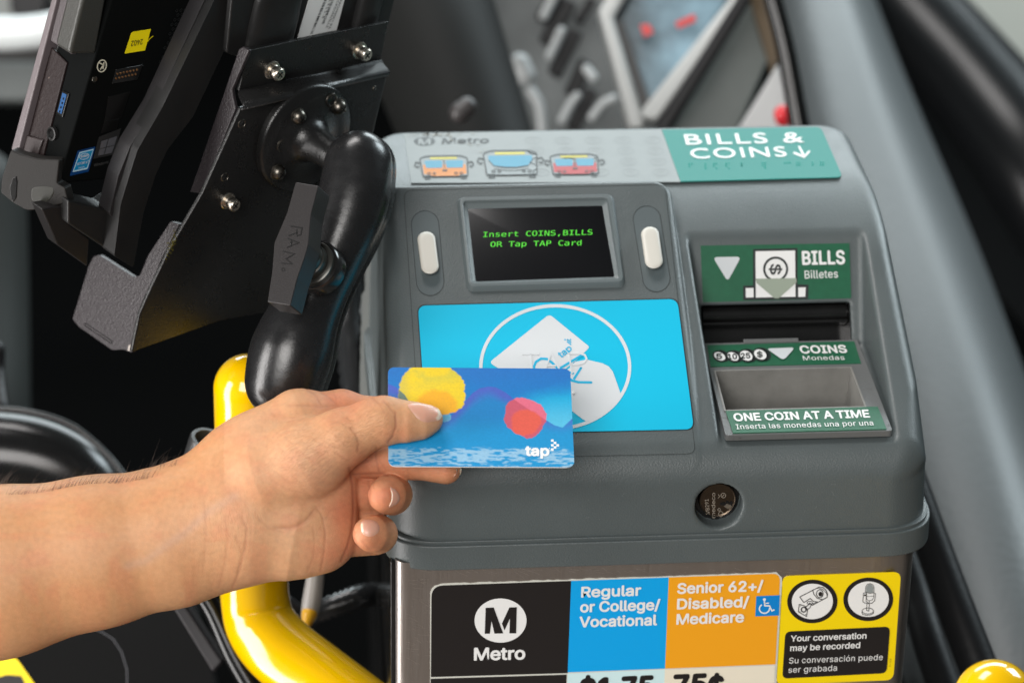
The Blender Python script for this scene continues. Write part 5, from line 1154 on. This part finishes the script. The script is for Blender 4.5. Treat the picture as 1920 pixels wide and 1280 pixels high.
# lower left housing with warning decal
bx = root('left_housing', tuple(dep(200, 1240, 1.75)), 'black equipment housing with a yellow warning decal below the forearm', 'housing')
HPl = Plane(camdir(-.05, .55, .83), dep(200, 1200, 1.72))
slab('housing_body', [(-80, 1040), (345, 1040), (420, 1320), (-80, 1320)], HPl, 60, mat('housing_black', (.003, .003, .003), .6, spec=.1, bump=.3), bx, .003)
g = Gfx().stroke([(150, 1168), (187, 1182), (212, 1197), (228, 1222), (238, 1255), (238, 1320)], 1.8); g.build('decal_line', HPl, .4, mat('decal_grey', (.08, .08, .09), .5), bx)
dz = Gfx().poly([(-20, 1224), (24, 1228), (36, 1240), (78, 1300), (-20, 1300)]); dd = dz.build('warning_decal', HPl, .4, M_stick_yellow, bx)
g = Gfx().poly([(-10, 1270), (14, 1264), (40, 1266), (56, 1300), (-10, 1300)]); g.build('black_panel', HPl, .6, M_black, dd)
bigslab('dark_channel', [(300, 1100), (322, 1092), (420, 1240), (400, 1262)], 1.66, .02, mat('channel_grey', (.02, .018, .02), .4, spec=.3), bx, .002, 0)
tag(tube('hose', [(352, 1080, 1.63, 17), (395, 1135, 1.63, 18), (440, 1230, 1.63, 20), (500, 1330, 1.63, 22)], M_gl2, None, 22), 'glossy dark hose running down beside the foot of the yellow rail', 'hose')
# conduits
M_cond = mat('conduit_plastic', (.016, .017, .018), .25)
tag(tube('corrugated_conduit', [(560, 1165, 1.66, 22), (590, 1150, 1.66, 22), (640, 1130, 1.66, 22), (684, 1116, 1.67, 22), (760, 1108, 1.72, 22)], M_cond, None, 22, True, 9, .10), 'ribbed black conduit running into the left side of the cabinet', 'conduit')
tag(tube('corrugated_conduit', [(650, 500, 1.70, 26), (655, 600, 1.70, 26), (660, 680, 1.69, 26), (668, 760, 1.68, 26), (668, 840, 1.68, 26)], M_cond, None, 22, True, 7, .08), 'ribbed black conduit hanging in the dark gap between arm and hood', 'conduit')
bt = root('spray_nozzle', tuple(dep(578, 1120, 1.66)), 'pale plastic nozzle with a yellow tip hanging below the fist', 'nozzle')
tube('nozzle_body', [(596, 1040, 1.64, 15), (590, 1090, 1.64, 17), (584, 1130, 1.64, 18), (580, 1152, 1.64, 16)], mat('pale_plastic', (.36, .34, .32), .4), bt, 20)
tube('nozzle_tip', [(580, 1150, 1.638, 15), (576, 1164, 1.638, 11)], mat('nozzle_yellow', (.72, .38, .01), .4), bt, 20)
tube('nozzle_grip', [(540, 1130, 1.65, 14), (556, 1142, 1.65, 14)], M_dblack, bt, 16)
# torn foam edge beside the hood
rs = np.random.RandomState(2); ed = [(706, 440), (704, 520), (704, 620), (704, 760)]; le = [(686-4*i/20+rs.uniform(-1, 1)+(0 if i < 12 else -5), 445+i*9) for i in range(34)]
tag(slab('foam_strip', [(706, 440), (706, 750)]+le[::-1], Plane(camdir(-.5, 0, .86), dep(695, 600, 1.66)), 14, mat('foam_grey', (.10, .11, .105), .7, bump=.8, bscale=500), None, 0), 'torn grey foam strip against the left side of the hood', 'foam strip')
# tubes at the right of the cabinet
tag(tube('seat_tube', [(1690, 860, 1.70, 34), (1745, 1010, 1.68, 34), (1800, 1160, 1.66, 36), (1865, 1330, 1.64, 38)], M_dblack, None, 26), 'matt black tube slanting down between cabinet and grey cover', 'tube')
tag(tube('seat_tube', [(1660, 960, 1.76, 30), (1712, 1100, 1.74, 30), (1745, 1210, 1.72, 32), (1790, 1340, 1.70, 34)], M_dblack, None, 26), 'glossy black tube low down right beside the steel cabinet', 'tube')
# grey engine cover at right
M_cov = mat('cover_vinyl', (.088, .098, .101), .44, bump=.5, bscale=260, bdist=.0008, var=.04, vscale=8)
cen = [(1530, -120, 2.55, 105, 50), (1580, 60, 2.42, 120, 65), (1640, 260, 2.30, 155, 85), (1725, 480, 2.18, 200, 100), (1800, 720, 2.06, 215, 110), (1870, 980, 1.96, 225, 140), (1950, 1300, 1.86, 240, 180)]
vs = []; NS = 22
for (x, y, z, wl, wr) in cen:
    for k in range(NS+1):
        a = -pi*.5+pi*k/NS; s = sin(a); wid = wl if s < 0 else wr; px_ = x+s*wid; dz_ = (1-abs(cos(a))**.55)*.20; vs.append(dep(px_, y+ s*-18, z+dz_))
me_n = len(cen); cov = tag(mk('engine_cover', vs, [(i*(NS+1)+k, i*(NS+1)+k+1, (i+1)*(NS+1)+k+1, (i+1)*(NS+1)+k)[::-1] for i in range(me_n-1) for k in range(NS)], M_cov, smooth=True, solid=.01), 'broad light grey padded cover sloping down behind the fare box on the right', 'engine cover')
sm = cov.modifiers.new('sub', 'SUBSURF'); sm.levels = 2; sm.render_levels = 2
# driver display console
dc_ = root('driver_console', tuple(dep(1290, 120, 2.2)), 'grey framed driver display unit behind the hood', 'console')
M_fr = mat('console_frame', (.55, .57, .56), .4); M_gl = mat('display_glass', (.16, .26, .32), .25, var=.7, vscale=22); M_gl3 = mat('display_glass_dark', (.16, .18, .17), .3, var=.35, vscale=10)
bigslab('display', [(1140, 20), (1180, -30), (1385, -30), (1232, 200), (1215, 205)], 2.2, .02, M_gl, dc_, .002, 0)
bigslab('frame_bar', [(1122, 20), (1160, -40), (1186, -30), (1150, 34), (1212, 240), (1180, 245)], 2.17, .04, M_fr, dc_, .004, 0)
bigslab('frame_bar', [(1392, -30), (1415, -30), (1232, 228), (1205, 222), (1204, 205)], 2.165, .04, M_fr, dc_, .004, 0)
bigslab('inner_bezel', [(1150, 40), (1166, 36), (1218, 190), (1205, 205)], 2.185, .01, mat('bezel_dark', (.05, .05, .05), .4), dc_, .001, 0)
bigslab('inner_bezel', [(1146, 34), (1178, -30), (1196, -30), (1160, 38)], 2.185, .01, M_dblack, dc_, .001, 0)
bigslab('black_strip', [(1398, -30), (1428, -30), (1252, 250), (1218, 250), (1234, 228)], 2.15, .03, M_dblack, dc_, .003, 0)
bigslab('warning_light', [(1200, 46), (1218, 46), (1226, 62), (1208, 70)], 2.16, .004, mat('red_light', (.62, .06, .06), .4), dc_, .001, 3)
bigslab('warning_light', [(1266, 42), (1302, 26), (1306, 40), (1272, 54)], 2.16, .004, MATS['red_light'], dc_, .001, 3)
bigslab('display', [(1430, -30), (1450, 20), (1445, 100), (1420, 160), (1380, 250), (1258, 250)], 2.25, .02, M_gl3, dc_, .002, 0)
bigslab('brown_panel', [(1400, -30), (1440, -30), (1462, 100), (1448, 140), (1418, 40)], 2.22, .01, mat('brown_panel', (.16, .11, .06), .5), dc_, .001, 4)
bigslab('shelf', [(1460, 120), (1500, 250), (1380, 250)], 2.14, .02, mat('console_white', (.46, .47, .47), .4), dc_, .002, 0)
tag(tube('red_button', [(1470, 220, 2.08, 18), (1468, 214, 2.075, 17)], mat('red_plastic', (.65, .03, .04), .2), None, 20), 'round red button beside the display unit', 'button')
tag(tube('support_pole', [(1432, -60, 2.02, 18), (1470, 80, 2.02, 18), (1500, 240, 2.02, 19), (1520, 330, 2.02, 19)], M_gl2, None, 22), 'slim glossy black pole between display unit and grey cover', 'pole')
# dashboard with switches
db = root('dashboard', tuple(dep(1000, 120, 2.4)), 'grey dashboard with black rocker switches and pale levers, out of focus', 'dashboard')
bigslab('dash_panel', [(780, -60), (1180, -60), (1240, 280), (900, 280)], 2.42, .05, mat('dash_grey', (.11, .12, .12), .5, var=.5, vscale=9), db, .01, 10)
for (x, y, L, w_, a) in ((1046, 40, 46, 15, -1.05), (1060, 98, 46, 14, -1.1), (1086, 145, 34, 15, -1.15), (1092, 205, 42, 13, -1.1), (1098, 18, 26, 9, -1.0), (1030, 10, 30, 12, -1.0)):
    d = np.array([cos(a), sin(a)])*L; n_ = np.array([-sin(a), cos(a)])*w_; c = np.array([x, y]); bigslab('switch', [c-d-n_, c+d-n_, c+d+n_, c-d+n_], 2.34, .03, M_dblack, db, .004, 5)
for pth, r in ((((1030, 105), (1042, 80), (1052, 58)), 8), (((1054, 225), (1070, 195), (1082, 180)), 8), (((995, 170), (1012, 200), (1018, 250)), 10), (((1100, 130), (1112, 145)), 9), (((975, 120), (985, 140)), 20), (((1110, 220), (1130, 195), (1150, 185)), 8), (((1020, 30), (1035, 0), (1050, -30)), 9)):
    tube('lever', [(x, y, 2.31, r) for x, y in pth], mat('lever_grey', (.45, .47, .47), .35), db, 14)
tag(tube('steering_column', [(700, -160, 2.25, 190), (770, -10, 2.2, 150), (830, 130, 2.15, 130), (900, 330, 2.1, 120)], mat('column_black', (.009, .0095, .009), .6, spec=.15), None, 36), 'dark blurred steering column cowl behind the hood', 'steering column')
tag(tube('column_knob', [(862, 212, 1.98, 20), (876, 200, 1.98, 18)], mat('knob_grey', (.05, .045, .045), .3), None, 18), 'small dark knob low on the steering column cowl', 'knob')
# top right corner
tag(tube('padded_seat', [(1560, -150, 2.72, 95), (1700, 15, 2.68, 95), (1830, 160, 2.64, 100), (1960, 330, 2.6, 112), (2060, 500, 2.6, 112)], mat('seat_vinyl', (.008, .009, .010), .3, spec=.4), None, 36), 'black padded seat back in the top right corner', 'seat')
tag(bigslab('dark_backing', [(1640, -60), (1760, 60), (1980, 300), (2000, 700), (1860, 540), (1780, 390), (1680, 160), (1600, -60)], 2.85, .15, mat('seat_dark', (.004, .005, .0055), .6, spec=.15), None, .02, 30), 'matt black side panel under the seat back', 'seat panel')
tag(bigslab('side_wall', [(1600, -300), (2200, -300), (2200, 500), (1600, 500)], 3.6, .05, mat('wall_beige', (.50, .52, .47), .6), None, .004, 0), 'pale beige wall panel beyond the black seat', 'wall panel')
# top left corner
tag(tube('steering_wheel', [(-220, 30, 2.5, 34), (-80, 58, 2.5, 34), (40, 62, 2.5, 32), (130, 44, 2.5, 30), (240, 0, 2.5, 28)], mat('white_gloss', (.72, .76, .76), .2), None, 28), 'bright white curved tube behind the tablet in the top left corner', 'tube')
bigw = tag(bigslab('window_panel', [(-200, -200), (300, -200), (300, 15), (-200, 60)], 3.1, .03, mat('panel_grey', (.20, .21, .20), .5, var=.5, vscale=4), None, .004, 0), 'grey blurred panel above the white tube', 'panel')
tag(bigslab('black_pad', [(16, -120), (78, -120), (88, 10), (76, 34), (30, 36), (18, 20)], 2.75, .05, M_dblack, None, .01, 12), 'small black pad above the white tube', 'pad')
tag(bigslab('grey_ledge', [(-200, 116), (200, 116), (200, 190), (-200, 190)], 2.7, .05, mat('ledge_grey', (.08, .09, .088), .5, var=.3, vscale=10), None, .01, 10), 'grey horizontal ledge under the white tube', 'ledge')
tag(bigslab('black_ledge', [(-200, 60), (200, 60), (200, 122), (-200, 122)], 2.8, .05, mat('ledge_black', (.02, .018, .016), .5), None, .01, 10), 'dark strip between the white tube and the grey ledge', 'ledge')
tag(tube('seat_post', [(-60, 380, 2.3, 110), (-58, 560, 2.28, 112), (-56, 760, 2.25, 112), (-54, 860, 2.25, 112)], mat('post_vinyl', (.022, .027, .026), .6), None, 36), 'upright dark grey padded post at the left edge', 'post')
